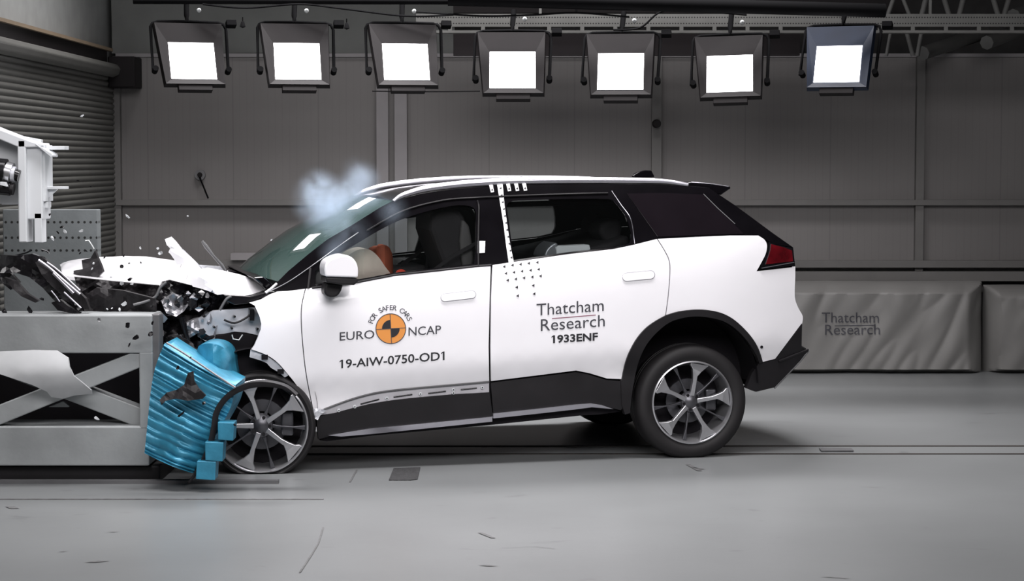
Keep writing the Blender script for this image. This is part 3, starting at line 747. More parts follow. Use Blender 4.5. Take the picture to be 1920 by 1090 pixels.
patch('side_frame', OUT, M_gloss, car, off=-.004, th=.03, holes=[HF, HR], gap=0, step=27, twin_name='side_frame')
patch('front_side_window', inset(HF, -1.5), G_side, car, off=-.014, th=.004, gap=0, step=40)
patch('rear_side_window', inset(HR, -1.5), G_side, car, off=-.014, th=.004, gap=0, step=40)
patch('quarter_window', [(1174, 362), (1250, 361), (1319, 364), (1352, 396), (1397, 439.5), (1321, 441.5), (1233, 445)], G_dark, car, off=.001, th=.008, gap=1.0, step=30)
def line_part(name, pts, r, m, off=0.004, parent=None, n=6, twin=False):
    q = [hit(x, y, off) for x, y in pts]
    tube(name, q, r, m, parent or car, n)
    if twin: tube(name, [Vector((p.x, -p.y, p.z)) for p in q], r, m, parent or car, n)
line_part('pillar_seam', S([(1147, 358), (1165, 385), (1180, 405), (1186, 425), (1190, 457)], 3), .003, M_chrome)
line_part('pillar_seam', [(1319, 364), (1345, 390), (1378, 420)], .003, M_galv)
line_part('door_frame_seam', S([(897, 500), (897, 440), (898, 392), (895, 376)], 4), .006, M_clad, .004)
line_part('door_frame_seam', S([(688, 433), (755, 396), (830, 376), (890, 371), (950, 368), (1060, 364), (1140, 362)], 5), .006, M_clad, .004)
line_part('pillar_trim_strip', S([(505, 547), (540, 529), (580, 502), (639, 459), (672, 436)], 4), .003, M_silver, .005)
line_part('window_base_seal', [(585, 540), (671, 529), (738, 516), (812, 508), (894, 499), (921, 497)], .007, M_clad, .002)
line_part('quarter_divider', [(582, 503), (578, 541)], .008, M_clad, .004)
# inner shell
BODY = FE[::-1][:12][::-1] if False else None
SH = [(505, 548), (573, 543)]+BELT[1:]+BELT2+[(1321, 445), (1369, 443), (1420, 443), (1488, 470), (1486, 600), (1440, 672), (1424, 672), (1400, 632), (1376, 608), (1340, 591), (1303, 588), (1260, 594), (1205, 636), (1178, 690), (1172, 760), (920, 780), (605, 800), (586, 760), (560, 720), (535, 690), (500, 662), (478, 650), (492, 610), (484, 580), (478, 572)]
patch('inner_body_shell', SH, M_dark, car, off=-.028, th=.02, gap=0, step=40)
# cladding
patch('sill_cladding', [(920, 718), (1080, 698), (1105, 703), (1138, 713), (1168, 715), (1172, 760), (1164, 770), (1148, 766), (1105, 757), (925, 777)], M_clad, car, off=.008, th=.03, gap=.3, twin_name='sill_cladding')
FT = S([(593, 781), (626, 776), (692, 759), (758, 749), (857, 740), (918, 736)], 3)
patch('sill_cladding', FT+[(924, 781), (810, 792), (692, 804), (640, 811), (606, 822), (597, 824)], M_clad, car, off=.0, th=.03, gap=0)
patch('lower_sill', [(600, 826), (616, 816), (692, 808), (923, 786), (1095, 762), (1150, 767), (1165, 772), (1120, 778), (1095, 779), (923, 797), (700, 817), (612, 828)], M_dark, car, off=-.03, th=.05, gap=0)
patch('chrome_sill_strip', S([(616, 817), (650, 811), (692, 804.5)], 3)+[(923, 782), (923, 791), (700, 814), (640, 819)], M_chrome, car, off=.014, th=.03, gap=0, step=10)
patch('chrome_sill_strip', [(925, 776), (1000, 768), (1080, 759), (1108, 757), (1128, 760), (1150, 767.5), (1110, 764), (1080, 768), (1000, 777), (925, 785)], M_chrome, car, off=.022, th=.03, gap=0, step=10)
fl = patch('door_bottom_flange', DB+[(917, 736)]+S([(857, 739), (758, 748), (692, 758), (626, 775)], 3)+[(600, 779)], mat('pale_metal_flange', (.52, .51, .54), .4, .3), car, off=-.008, th=.01, gap=0, step=12, twin=False)
line_part('flange_lip', DB[2:], .006, M_galv, .0)
for x, y in ((635, 770), (665, 763), (725, 747), (788, 739), (850, 731), (850, 737), (904, 727)):
    p = hit(x, y, -.004)
    lathe('flange_clip', [(.0001, -.008), (.009, -.007), (.011, .004)], M_steelw, car, p, n=12); lathe('clip_hole', [(.0001, -.010), (.004, -.0095), (.004, 0)], M_crush, car, p, n=8)
for a, b in (((676, 758), (711, 749)), ((738, 745), (773, 740)), ((803, 738), (836, 734)), ((864, 731), (894, 728))):
    line_part('flange_slot', [a, b], .004, M_crush, -.004)
sheet('torn_sill_tip', [(580, 770), (594, 766), (612, 770), (600, 780), (596, 788), (582, 782)], lambda x, y: -.93, M_inner, car, amp=.03, seed=12, step=5, fr=25)
# arch flare rear
INN = S([(1424, 683), (1416, 662), (1390, 627), (1357, 603), (1312, 594), (1275, 598), (1248, 610), (1218, 639), (1200, 672), (1190, 710), (1183, 757), (1182, 775)], 4)
patch('wheel_arch_flare', ARO[::-1]+ARB[1:]+INN+[(1172, 778), (1166, 760), (1164, 714)], M_clad, car, off=.016, th=.05, gap=.2, step=14)
patch('rear_bumper', [(1504, 608), (1503, 651), (1516, 657), (1500, 677), (1451, 727), (1416, 735), (1399, 728), (1410, 700), (1422, 682), (1430, 681), (1454, 675)], M_clad, car, off=.006, th=.05, gap=.2)
line_part('bumper_edge', [(1516, 658), (1500, 678), (1452, 728)], .006, M_galv, .0)
line_part('bumper_lip', [(1460, 678), (1500, 662), (1515, 656)], .009, M_clad, .01)
q = hit(1428, 651, .003); lathe('parking_sensor', [(.0001, -.004), (.009, -.003), (.009, .003)], M_crush, car, q, n=12)
# wheel wells
RWc = K(1298, 755, -.91); FWc = K(489, 800, -.91)
def well(c, r, th0, th1, up=0.03):
    for s in (-1, 1):
        vs, fs = [], []; n = 26
        for i in range(n+1):
            t = R(th0+(th1-th0)*i/n)
            for v in (-.905, -.60, ):
                vs.append(Vector((c.x+r*math.cos(t), v*s*-1*-1 if s > 0 else v*-1, c.z+up+r*math.sin(t))))
        for i in range(n): fs.append((2*i, 2*i+1, 2*i+3, 2*i+2))
        k = len(vs); vs.append(Vector((c.x, (-.60)*(1 if s > 0 else -1), c.z)))
        for i in range(n): fs.append((2*i+1, k, 2*i+3))
        o = mesh('wheel_arch_liner', vs, fs, M_dark, car, smooth=True, auto=40)
well(RWc, .425, 0, 180, .105); well(Vector((FWc.x-.03, 0, FWc.z)), .36, 0, 150, .09)
# roof, windscreen, tail
near = [hit(x, y, -.004) for x, y in [(736, 377)]+RFL[:-1]]
loft('roof', near, M_gloss, car, bulge=(0, .022), th=(0, 0, -.03))
APs = [hit(x, y, -.006) for x, y in APL[1:]]
loft('windscreen', APs, G_wind, car, bulge=(-.10, .02), th=(.004, 0, -.005), n=20)
loft('rear_window', [hit(x, y, -.004) for x, y in DPL[:4]], G_dark, car, bulge=(.13, 0), th=(-.01, 0, -.01))
loft('tailgate_trim', [hit(x, y, -.004) for x, y in [(1450, 438), (1487, 464), (1491, 500)]], M_gloss, car, bulge=(.13, 0), th=(-.02, 0, 0))
loft('tailgate', [hit(x, y, 0) for x, y in QR], M_white, car, bulge=(.13, 0), th=(-.02, 0, 0))
loft('rear_bumper_centre', [hit(x, y, 0) for x, y in [(1504, 608), (1503, 651), (1516, 657), (1500, 677), (1451, 727), (1418, 735)]], M_clad, car, bulge=(.12, 0), th=(-.03, 0, 0.01))
slab('spoiler', [(1284, 344), (1300, 341.5), (1330, 344), (1368, 349.5), (1371, 353), (1352, 366), (1330, 359), (1290, 350)], -.60, .60, M_gloss, car, .006)
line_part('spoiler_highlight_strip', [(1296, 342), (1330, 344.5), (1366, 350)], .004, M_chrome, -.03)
slab('roof_fin', S([(1187, 329), (1200, 322), (1210, 319.5), (1222, 320), (1228, 332), (1205, 333)], 1)+[(1190, 333)], -.02, .03, M_gloss, car, .006)
RL = S([(738, 378), (752, 368), (772, 361), (800, 354), (862, 346), (936, 341), (1000, 339), (1091, 338.5), (1190, 339), (1250, 341), (1290, 347)], 4)
rr = [(.011+.010*math.sin(math.pi*i/(len(RL)-1)), .012+.011*math.sin(math.pi*i/(len(RL)-1))) for i in range(len(RL))]
q = [hit(x, y, -.012) for x, y in RL]
tube('roof_rail', q, .02, M_chrome, car, 10, rr=rr); tube('roof_rail', [Vector((p.x, -p.y, p.z)) for p in q], .02, M_chrome, car, 10, rr=rr)
# tail lamp
tl = patch('tail_lamp', [(1442, 453), (1453, 458), (1487, 465), (1490, 499), (1422, 507), (1431, 490), (1438, 475), (1441, 462)], M_crush, car, off=.004, th=.05, gap=.6, step=14, twin_name='tail_lamp')
patch('lamp_lens', [(1446, 458), (1470, 464), (1485, 470), (1487, 490), (1436, 496), (1442, 478), (1445, 468)], M_redl, tl, off=.010, th=.006, gap=0, step=12, twin=False)
line_part('lamp_chrome_line', [(1428, 503), (1456, 498), (1489, 492)], .0025, M_chrome, .012)
# underbody
vs = [Vector((u, v, z+.035*u)) for u, v, z in box_v(.25, 2.2, -.80, .80, .235, .36)]; mesh('underbody', vs, BOXF, M_dark, car)
vs = [Vector((u, v, z)) for u, v, z in box_v(2.2, 3.0, -.58, .58, .34, .6)]; mesh('rear_subframe', vs, BOXF, M_dark, car)
tube('rear_axle', [Vector((RWc.x, -.8, RWc.z)), Vector((RWc.x, .8, RWc.z))], .05, M_dark, car, 12)
vs = [Vector((u, v, z)) for u, v, z in box_v(.35, 2.1, -.84, .84, .42, .62)]; mesh('cabin_floor', vs, BOXF, M_dark, car)
# ---- wheels
def wheel(c, rot, flat=0.0, face=-1, turn=0.0, rad=.350, sc=1.0):
    wv = empty('wheel', c, car); wv.rotation_euler = (0, 0, turn if face < 0 else math.pi+turn)
    zf = (-c.z+.004)/sc; wv.scale = (sc, 1, sc)
    def fx(v):
        v = Vector(v)
        if v.z < zf:
            k = zf-v.z; v.z = zf; v.y += -.35*k if v.y < .1 else .35*k
        return v
    k = rad/.352
    R_ = rad; prof = [(0.243, .03), (0.250, .006), (0.262, -.003), (.262+(R_-.262)*.25, -.010), (.262+(R_-.262)*.48, -.010), (.262+(R_-.262)*.7, -.004), (.262+(R_-.262)*.87, .010), (.262+(R_-.262)*.97, .032), (0.352*k, .060), (.352*k, .082), (.344*k, .084), (.344*k, .092), (.352*k, .094), (0.352*k, .118), (.344*k, .12), (.344*k, .128), (.352*k, .13), (.352*k, .165), (0.345*k, .20), (.93*R_, .235), (.26, .235), (.243, .22)]
    lathe('tyre', prof, M_tire, wv, (0, 0, 0), n=96, fix=fx)
    lathe('rim_barrel', [(.254, .004), (.252, -.007), (.245, -.010), (.240, -.002), (.236, .03), (.222, .06), (.216, .20)], M_rim, wv, (0, 0, 0), n=80)
    sp = [(0.040, -20), (0.075, -10), (0.13, -5.4), (.160, -4.2), (.190, -9), (.226, -15), (.241, -17), (.241, 10), (.228, 11), (.205, 7.5), (.172, 6), (.13, 4.8), (0.075, 10), (0.040, 20)]
    sp2 = [(0.045, -16), (.10, -3), (.17, -1.4), (.235, -3.2), (.235, 3.2), (.17, 1.4), (.10, 3), (.045, 16)]
    def spokes(sp, a0, m, y0, name, dp):
        for q in range(5):
            a = R(a0+72*q); n = len(sp); vs = []
            for yy in (0, dp):
                for r, d in sp:
                    t = a+R(d); vs.append(Vector((r*math.cos(t), y0+yy+.022*max(0, 1-r/.19), r*math.sin(t))))
            f = [tuple(range(n)), tuple(range(2*n-1, n-1, -1))]+[(i, i+n, (i+1) % n+n, (i+1) % n) for i in range(n)]
            mesh(name, vs, f, m, wv, bevel=.003, auto=30)
    spokes(sp, rot, M_rim, .0, 'spoke', .035)
    spokes(sp2, rot+34, M_rimd, .022, 'thin_spoke', .03)
    lathe('hub_cap', [(.0001, .012), (.028, .013), (.033, .018), (.060, .022), (.066, .05)], M_rimd, wv, (0, 0, 0), n=32)
    for q in range(5):
        t = R(rot+36+72*q); lathe('wheel_nut', [(.0001, .014), (.009, .014), (.010, .03)], M_crush, wv, (.047*math.cos(t), 0, .047*math.sin(t)), n=10)
    lathe('brake_disc', [(.07, .10), (.135, .10), (.135, .125), (.07, .125)], M_rimd, wv, (0, 0, 0), n=40)
    t = R(160); box('brake_caliper', .105, .17, .06, .13, -.06, .07, M_rimd, wv, .01)
    lathe('inner_barrel_back', [(.0001, .17), (.217, .17)], M_dark, wv, (0, 0, 0), n=32)
    return wv
wheel(RWc, 10, turn=-R(2)); wheel(Vector((RWc.x, -RWc.y, RWc.z)), 30, face=1)
wheel(FWc, 35, turn=-R(10), rad=.290, sc=1.08); wheel(Vector((FWc.x-.12, -FWc.y, .335)), 30, face=1)
# ---- mirror
mi = empty('door_mirror', (0, 0, 0), car)
def blob(name, poly, v0, v1, m, parent, rnd=.03):
    o = slab(name, poly, v0, v1, m, parent, 0); b = o.modifiers.new('b', 'BEVEL'); b.width = rnd; b.segments = 4; b.limit_method = 'ANGLE'; b.angle_limit = R(50)
    o.data.polygons.foreach_set('use_smooth', [True]*len(o.data.polygons)); return o
blob('mirror_cap', S([(610, 519), (609, 502), (614, 490), (628, 482), (645, 478), (660, 483), (669, 494), (672, 508), (671, 521)], 3), -1.15, -.95, M_white, mi, .025)
blob('mirror_base', [(611, 520), (671, 522), (672, 529), (664, 535), (640, 534), (612, 530)], -1.145, -.955, M_clad, mi, .008)
blob('mirror_stalk', S([(612, 530), (608, 543), (610, 553), (620, 558), (632, 556), (640, 546), (644, 532)], 2), -1.06, -.93, M_clad, mi, .012)
# ---- handles, emblem, lettering
def pill(x0, y0, x1, y1, r, n=8):
    d = Vector((x1-x0, y1-y0)); a = math.atan2(d.y, d.x); out = []
    for i in range(n+1): t = a-math.pi/2+math.pi*i/n; out.append((x1+r*math.cos(t), y1+r*math.sin(t)))
    for i in range(n+1): t = a+math.pi/2+math.pi*i/n; out.append((x0+r*math.cos(t), y0+r*math.sin(t)))
    return out
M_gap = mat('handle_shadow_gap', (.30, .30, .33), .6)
for door, (x0, y0, x1, y1, r) in ((fd, (834, 558.5, 885, 552.5, 6.8)), (rdr, (1175, 520, 1220, 515.5, 7.3))):
    patch('handle_recess', pill(x0, y0, x1, y1, r+1.1), M_gap, door, off=.001, th=.003, gap=0, twin=False)
    patch('door_handle', pill(x0, y0, x1, y1, r), M_white, door, off=.008, th=.008, gap=0, twin=False, step=10)
def pd(o): return lambda x, y: hit(x, y, o)
L = pd(.0025)
lettering('door_lettering', 'EURO', 637, 702, 639, 634.5, 15.5, M_ink, fd, L, .004)
lettering('door_lettering', 'NCAP', 766, 827, 630, 626, 15.8, M_ink, fd, L, .004)
lettering('door_lettering', '19-AIW-0750-OD1', 640, 833.5, 690.7, 675, 15.5, M_inkb, fd, L, .014)
lettering('door_lettering', 'Thatcham', 1006, 1132, 592, 583, 22, M_ink, rdr, L, 0)
lettering('door_lettering', 'Research', 1014, 1134, 621, 612, 22, M_ink, rdr, L, 0)
lettering('door_lettering', '1933ENF', 1037, 1121, 643.2, 638, 13.6, M_inkb, rdr, L, .03)
q = [hit(x, y, .0025) for x, y in ((1035, 597), (1117, 590.3), (1117, 591.8), (1035, 598.6))]
mesh('door_lettering_rule', q, [(0, 1, 2, 3)], mat('red_blue_rule', (.20, .05, .09), .6), rdr)
EC = (732.8, 616.6); ER = 28.0; TL_ = R(-3.2)
def epx(r, a): a = a+TL_; return (EC[0]+r*math.cos(a), EC[1]+r*math.sin(a))
def fan(name, r0, r1, a0, a1, off, m, n=24):
    vs = [hit(*epx(r0, a0+(a1-a0)*i/n), off) for i in range(n+1)]+[hit(*epx(r1, a0+(a1-a0)*i/n), off) for i in range(n+1)]
    fs = [(i, i+1, n+2+i, n+1+i) for i in range(n)]; fs = orient(vs, fs, Vector((0, 1, 0)))
    mesh(name, vs, fs, m, fd)
fan('emblem_disc', .01, ER, 0, 2*math.pi, .002, M_amber, 48); fan('emblem_ring', ER-.7, ER+.7, 0, 2*math.pi, .003, M_ink, 48)
fan('emblem_sector', .01, 16.5, math.pi, 1.5*math.pi, .003, M_inkb); fan('emblem_sector', .01, 16.5, 0, .5*math.pi, .003, M_inkb)
for a in (0, math.pi/2, math.pi, 1.5*math.pi):
    q = [hit(*epx(0, 0), .0034)]; dx, dy = math.cos(a+TL_), math.sin(a+TL_)
    q = [hit(EC[0]+dy*.6, EC[1]-dx*.6, .0034), hit(EC[0]-dy*.6, EC[1]+dx*.6, .0034), hit(EC[0]+dx*ER-dy*.6, EC[1]+dy*ER+dx*.6, .0034), hit(EC[0]+dx*ER+dy*.6, EC[1]+dy*ER-dx*.6, .0034)]
    mesh('emblem_cross_line', q, [(0, 1, 2, 3)], M_ink, fd)
s = 'FOR SAFER CARS'
for i, ch in enumerate(s):
    if ch == ' ': continue
    ang = R(166-(166-22)*(i+.5)/len(s)); cx, cy = EC[0]+35*math.cos(ang), EC[1]-35*math.sin(ang)
    vs, fs = text_mesh(ch, .006); a_, b_ = min(v.x for v in vs), max(v.x for v in vs); mid = (a_+b_)/2
    rot = math.pi/2-ang; out = []
    for v in vs:
        lx, ly = (v.x-mid)*13.5, v.y*13.5
        out.append(hit(cx+lx*math.cos(rot)+ly*math.sin(rot), cy+lx*math.sin(rot)-ly*math.cos(rot), .0025))
    mesh('emblem_letter', out, orient(out, fs, Vector((0, 1, 0))), M_ink, fd)
# tape and triangles
def tri(x, y, off=.003, parent=None, s=1.0):
    q = [hit(x-3*s, y+.3, off), hit(x+2.4*s, y-3*s, off), hit(x+2.4*s, y+2.6*s, off)]
    mesh('target_triangle', q, orient(q, [(0, 1, 2)], Vector((0, 1, 0))), M_inkb, parent or rdr)
for x, y in ((190, 838), (255, 827), (318, 820), (383, 812), (450, 805), (203, 892), (267, 883), (330, 875), (397, 867), (460, 860), (217, 946), (281, 936), (345, 927), (410, 920), (475, 912), (288, 1001), (418, 987), (295, 1069), (425, 1053)):
    tri(900+x/4.191, 300+y/4.191)
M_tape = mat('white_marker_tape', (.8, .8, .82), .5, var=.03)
ts = patch('marker_tape', [(932, 346), (942.5, 345.5), (946, 385), (951, 420), (956, 455), (963.5, 492), (954, 494), (949, 460), (944, 420), (938, 382)], M_tape, car, off=.001, th=.002, gap=0, step=20, twin=False)
for k in range(11): tri(938.5+20.5*k/10, 353+130*k/10, .004, ts, .8)
for x0, y0 in ((917, 347), (949, 345), (964, 344.5), (979, 344)):
    tt = patch('marker_tape', [(x0, y0), (x0+7, y0-.5), (x0+9.5, y0+13), (x0+3.5, y0+14)], M_tape, car, off=.002, th=.002, gap=0, twin=False); tri(x0+5.5, y0+9, .006, tt, .8)
patch('pillar_label', [(895, 452), (910, 452), (909, 474), (895, 475)], M_tape, car, off=.002, th=.002, gap=0, twin=False)
# ---- interior
def inner(name, poly, v0, v1, m, bev=.03): return blob(name, poly, v0, v1, m, car, bev)
for s, vv in ((0, -.62), (1, .12)):
    t = empty('front_seat', (0, 0, 0), car)
    P0 = S([(807, 432), (809, 402), (818, 391), (840, 389), (862, 394), (876, 420), (884, 460), (890, 520), (893, 580), (850, 580), (838, 520), (820, 470)], 2)
    a = [K(x, y, -.62)+Vector((.24*s, 0, 0)) for x, y in P0]; n = len(a)
    vs = [Vector((p.x, vv, p.z)) for p in a]+[Vector((p.x, vv+.48, p.z)) for p in a]
    fs = [tuple(range(n)), tuple(range(2*n-1, n-1, -1))]+[(i, i+n, (i+1) % n+n, (i+1) % n) for i in range(n)]
    mesh('seat_back', vs, fs, M_seat, t, bevel=.03, auto=40)
    if s == 0: blob('side_bolster', S([(866, 412), (880, 424), (887, 470), (886, 500), (868, 500), (862, 450)], 2), -.66, -.60, M_seatl, t, .015)
inner('rear_seat', [(1040, 478), (1080, 470), (1140, 455), (1180, 440), (1190, 520), (1030, 560)], -.55, .6, M_seat)
inner('rear_headrest', S([(1128, 420), (1150, 411), (1166, 416), (1166, 445), (1150, 460), (1132, 450), (1124, 434)], 2), -.42, -.15, M_seat)
inner('rear_headrest', S([(1108, 415), (1128, 405), (1140, 410), (1140, 440), (1128, 455), (1108, 445)], 2), .15, .42, M_seat)
inner('window_reflection_slab', [(1040, 462), (1105, 459), (1110, 477), (1042, 481)], -.72, -.60, M_tape, .004)  # white slab added to imitate the bright reflection in the rear side glass
inner('child_seat', S([(1020, 484), (1024, 470), (1034, 459), (1046, 456), (1046, 484)], 2), -.72, -.45, M_silver, .01)
inner('dashboard', [(520, 540), (575, 505), (640, 490), (665, 520), (660, 600), (520, 600)], -.78, .78, M_seat)
inner('console_armrest', S([(742, 500), (755, 489), (790, 486), (800, 492), (802, 520), (742, 525)], 2), .35, .75, M_gloss, .02)
inner('door_armrest', [(738, 507), (770, 501), (800, 497), (800, 515), (738, 525)], -.2, .2, M_seat, .02)
sheet('driver_airbag', S([(640, 540), (640, 500), (655, 478), (675, 468), (692, 468), (708, 480), (722, 500), (735, 520), (730, 545)], 4, True), lambda x, y: -.62+.0022*abs(x-685)+.001*abs(y-510), M_air, car, th=.25, amp=.03, seed=6, step=10, fr=4, smooth=True)
for nm, poly, vv, sd, mm in (('dummy_arm', [(712, 462), (726, 461), (735, 475), (737, 495), (736, 516), (722, 516), (716, 490)], -.40, 3, M_dummy), ('dummy_shoulder', [(694, 470), (714, 462), (722, 480), (728, 516), (716, 516), (704, 492)], -.36, 5, M_dummy)):
    sheet(nm, S(poly, 3, True), (lambda vv: lambda x, y: vv+.0006*(x-722)**2*.5)(vv), mm, car, th=.10, amp=.01, seed=sd, step=7, smooth=True)
sheet('orange_tape_strip', S([(744, 509), (752, 505), (758, 507), (764, 513), (746, 515)], 2, True), lambda x, y: -.55, M_orange, car, th=.02, step=4)
def belt(pts, wd, vv):
    vs = []
    for x, y in pts: p = K(x, y, vv); vs += [p+Vector((0, 0, wd)), p-Vector((0, 0, wd))]
    fs = [(2*i, 2*i+1, 2*i+3, 2*i+2) for i in range(len(pts)-1)]; vs, fs = thick(vs, fs, lambda v: Vector((0, .004, 0)))
    mesh('seat_belt', vs, fs, M_seat, car)
belt([(752, 497), (780, 478), (812, 450)], .014, -.05); belt([(806, 512), (850, 480), (893, 456)], .012, -.70)
tube('seat_belt', [K(808, 434, -.05), K(804, 470, -.05), K(800, 505, -.05)], .012, M_seat, car, 6)
tube('roof_lining_edge', [K(760, 405, .4), K(900, 385, .4), K(1150, 378, .4)], .02, M_seat, car, 6)
# ---- crushed nose
nose = car
hn = S([(116, 514), (135, 519), (190, 525), (250, 531), (310, 537), (372, 548)], 6); hf = S([(112, 496), (135, 488), (180, 483), (250, 480), (320, 488), (400, 502)], 6)
vs = []; n = 12; N = len(hn)
for i in range(N):
    for k in range(n+1):
        t_ = k/n; v = -.30+1.15*t_; x = hn[i][0]*(1-t_)+hf[i][0]*t_; y = hn[i][1]*(1-t_)+hf[i][1]*t_-7*math.sin(math.pi*t_)*(.5+.5*math.sin(i*.3))
        p = K(x, y, v); p.z += .008*noise.noise(Vector((i*.35, k*.4, 3))); vs.append(p)
fs = [(i*(n+1)+k, (i+1)*(n+1)+k, (i+1)*(n+1)+k+1, i*(n+1)+k+1) for i in range(N-1) for k in range(n)]
vs, fs = thick(vs, fs, lambda v: Vector((0, 0, -.02)))
hood = mesh('bonnet', vs, fs, M_white, car, smooth=True, auto=35)
def dfl(x, y):
    # folded bonnet: bottom edge near side, top edge towards the middle
    base = 556 if x > 400 else 540-(400-x)*1.0
    k = max(0, min(1, (base-y)/55))
    return -.82+.62*k+.0009*max(0, 400-x)
sheet('buckled_bonnet_edge', [(309, 449), (322, 444), (330, 452), (346, 472), (366, 490), (378, 505), (390, 502), (420, 508), (450, 515), (474, 523), (497, 544), (470, 553), (446, 556), (422, 557), (424, 551), (408, 553), (388, 545), (372, 540), (362, 538), (355, 528), (349, 524), (352, 517), (343, 508), (338, 502), (340, 496), (332, 497), (327, 487), (321, 478), (316, 473), (319, 466), (313, 460)], dfl, M_white, car, th=.02, amp=.025, seed=9, step=9, fr=3, smooth=True)
sheet('bonnet_inner_fold', [(330, 462), (344, 468), (385, 508), (392, 514), (370, 512), (350, 488)], lambda x, y: -.60, M_inner, car, th=.01, amp=.02, seed=2, step=8)
sheet('buckled_fender_edge', [(372, 497), (420, 500), (425, 507), (470, 516), (480, 525), (400, 515)], lambda x, y: .25, M_inner, car, th=.02, amp=.02, seed=5, step=8)
tube('bonnet_stay', [K(x, y, -.1) for x, y in ((379, 452), (386, 462), (400, 480), (416, 498), (424, 510))], .009, M_galv, car, 8, rr=[.007, .013, .008, .011, .006])
slab('cowl_tray', [(424, 507), (460, 512), (500, 520), (505, 545), (440, 535)], .05, .7, M_gloss, car, .01)
slab('cowl', [(474, 521), (494, 519), (514, 536), (508, 548), (499, 547), (497, 541)], -.80, .6, M_gloss, car, .01)
line_part('cowl_strip', [(498, 549), (508, 542), (519, 532)], .008, M_tape, .0)
slab('fender_gap_trim', [(420, 553), (470, 556), (498, 548), (520, 546), (495, 558), (470, 569), (440, 572), (425, 565)], -.86, -.5, M_crush, car, .005)
# inner structure
sheet('inner_fender', [(368, 600), (400, 583), (440, 580), (478, 577), (486, 595), (489, 612), (484, 629), (462, 624), (440, 622), (410, 628), (385, 640), (372, 632)], lambda x, y: -.80, M_inner, car, th=.04, amp=.014, seed=21, step=8, smooth=True)
slab('inner_fender_slot', [(468, 580), (477, 580), (477, 602), (468, 602)], -.875, -.80, M_crush, car, .003)
for x, y in ((402, 614), (435, 616), (440, 594), (483, 617)):
    q = K(x, y, -.86); lathe('bolt_hole', [(.0001, -.004), (.007, -.003), (.007, .05)], M_crush, car, q, n=10)
tube('wire_hook', [K(x, y, -.88) for x, y in ((435, 628), (437, 636), (448, 638), (455, 628))], .004, M_wire, car, 6)
slab('front_arch_liner', [(378, 632), (440, 622), (486, 630), (470, 656), (500, 668), (530, 692), (560, 728), (578, 768), (560, 790), (500, 700), (440, 740), (400, 700)], -.80, -.25, M_dark, car, .01)
slab('engine_block', [(150, 590), (170, 545), (250, 535), (300, 540), (330, 520), (420, 548), (480, 560), (500, 640), (480, 780), (330, 780), (300, 640), (292, 600)], .0, .6, M_dark, car, .02)
random.seed(11)
parts = [('crumpled_engine_cover', [(296, 548), (305, 530), (320, 526), (360, 536), (395, 545), (440, 560), (480, 560), (470, 572), (420, 580), (385, 596), (350, 598), (330, 580), (305, 570), (290, 560)], -.70, M_crush, .10, 3),
         ('crumpled_radiator_support', [(140, 520), (210, 528), (300, 536), (300, 560), (290, 590), (230, 588), (165, 588), (150, 560)], -.45, M_crush2, .08, 4),
         ('torn_metal_box', [(303, 566), (326, 550), (340, 556), (356, 568), (345, 584), (330, 594), (312, 588)], -.86, M_silver, .07, 5),
         ('crumpled_frame_rail', [(290, 600), (330, 590), (372, 592), (375, 640), (350, 655), (310, 640), (292, 660)], -.72, M_crush2, .12, 6),
         ('twisted_strut', [(316, 632), (330, 626), (362, 644), (366, 658), (352, 660)], -.92, M_crush2, .03, 7),
         ('silver_bracket', [(350, 606), (372, 596), (376, 622), (352, 636)], -.84, M_silver, .05, 8),
         ('side_member', [(372, 596), (392, 586), (410, 600), (402, 640), (378, 655)], -.78, M_silver, .07, 9),
         ('suspension_arm', [(300, 600), (318, 604), (322, 640), (304, 650), (296, 630)], -.80, M_crush, .08, 10)]
for nm, poly, v, m, amp, sd in parts:
    sheet(nm, poly, (lambda v: lambda x, y: v)(v), m, car, th=.08, amp=amp, seed=sd, step=6, fr=11)
for i, (pts, r, m) in enumerate(((((250, 572), (275, 565), (292, 556), (300, 540), (312, 529)), .008, M_galv), (((412, 582), (424, 562), (434, 556)), .008, M_galv), (((322, 620), (340, 640), (358, 652), (370, 660)), .014, M_crush2), (((420, 600), (440, 606), (462, 596), (470, 588)), .006, M_crush2), (((340, 595), (345, 615), (352, 640)), .018, M_crush), (((375, 640), (372, 660), (380, 690)), .02, M_crush))):
    tube('engine_hose', S([K(x, y, -.88+.01*i) for x, y in pts], 4), r, m, car, 8)
random.seed(23)
for i in range(46):
    x = random.uniform(292, 400); y = random.uniform(545, 668)
    if y > 640 and x > 370: continue
    q = K(x, y, -.9+random.uniform(0, .14)); r = random.uniform(.010, .028); n = random.randint(4, 6); vs = []
    for k in range(n): a = 2*math.pi*k/n; vs.append(q+Vector((r*math.cos(a)*random.uniform(.5, 1.4), random.uniform(-.015, .015), r*math.sin(a)*random.uniform(.5, 1.4))))
    vs, fs = thick(vs, orient(vs, [tuple(range(n))], Vector((0, 1, 0))), lambda v: Vector((0, .012, 0)))
    mesh('torn_fragment', vs, fs, random.choice([M_crush2, M_silver, M_crush, M_crush, M_crush2, M_galv]), car)
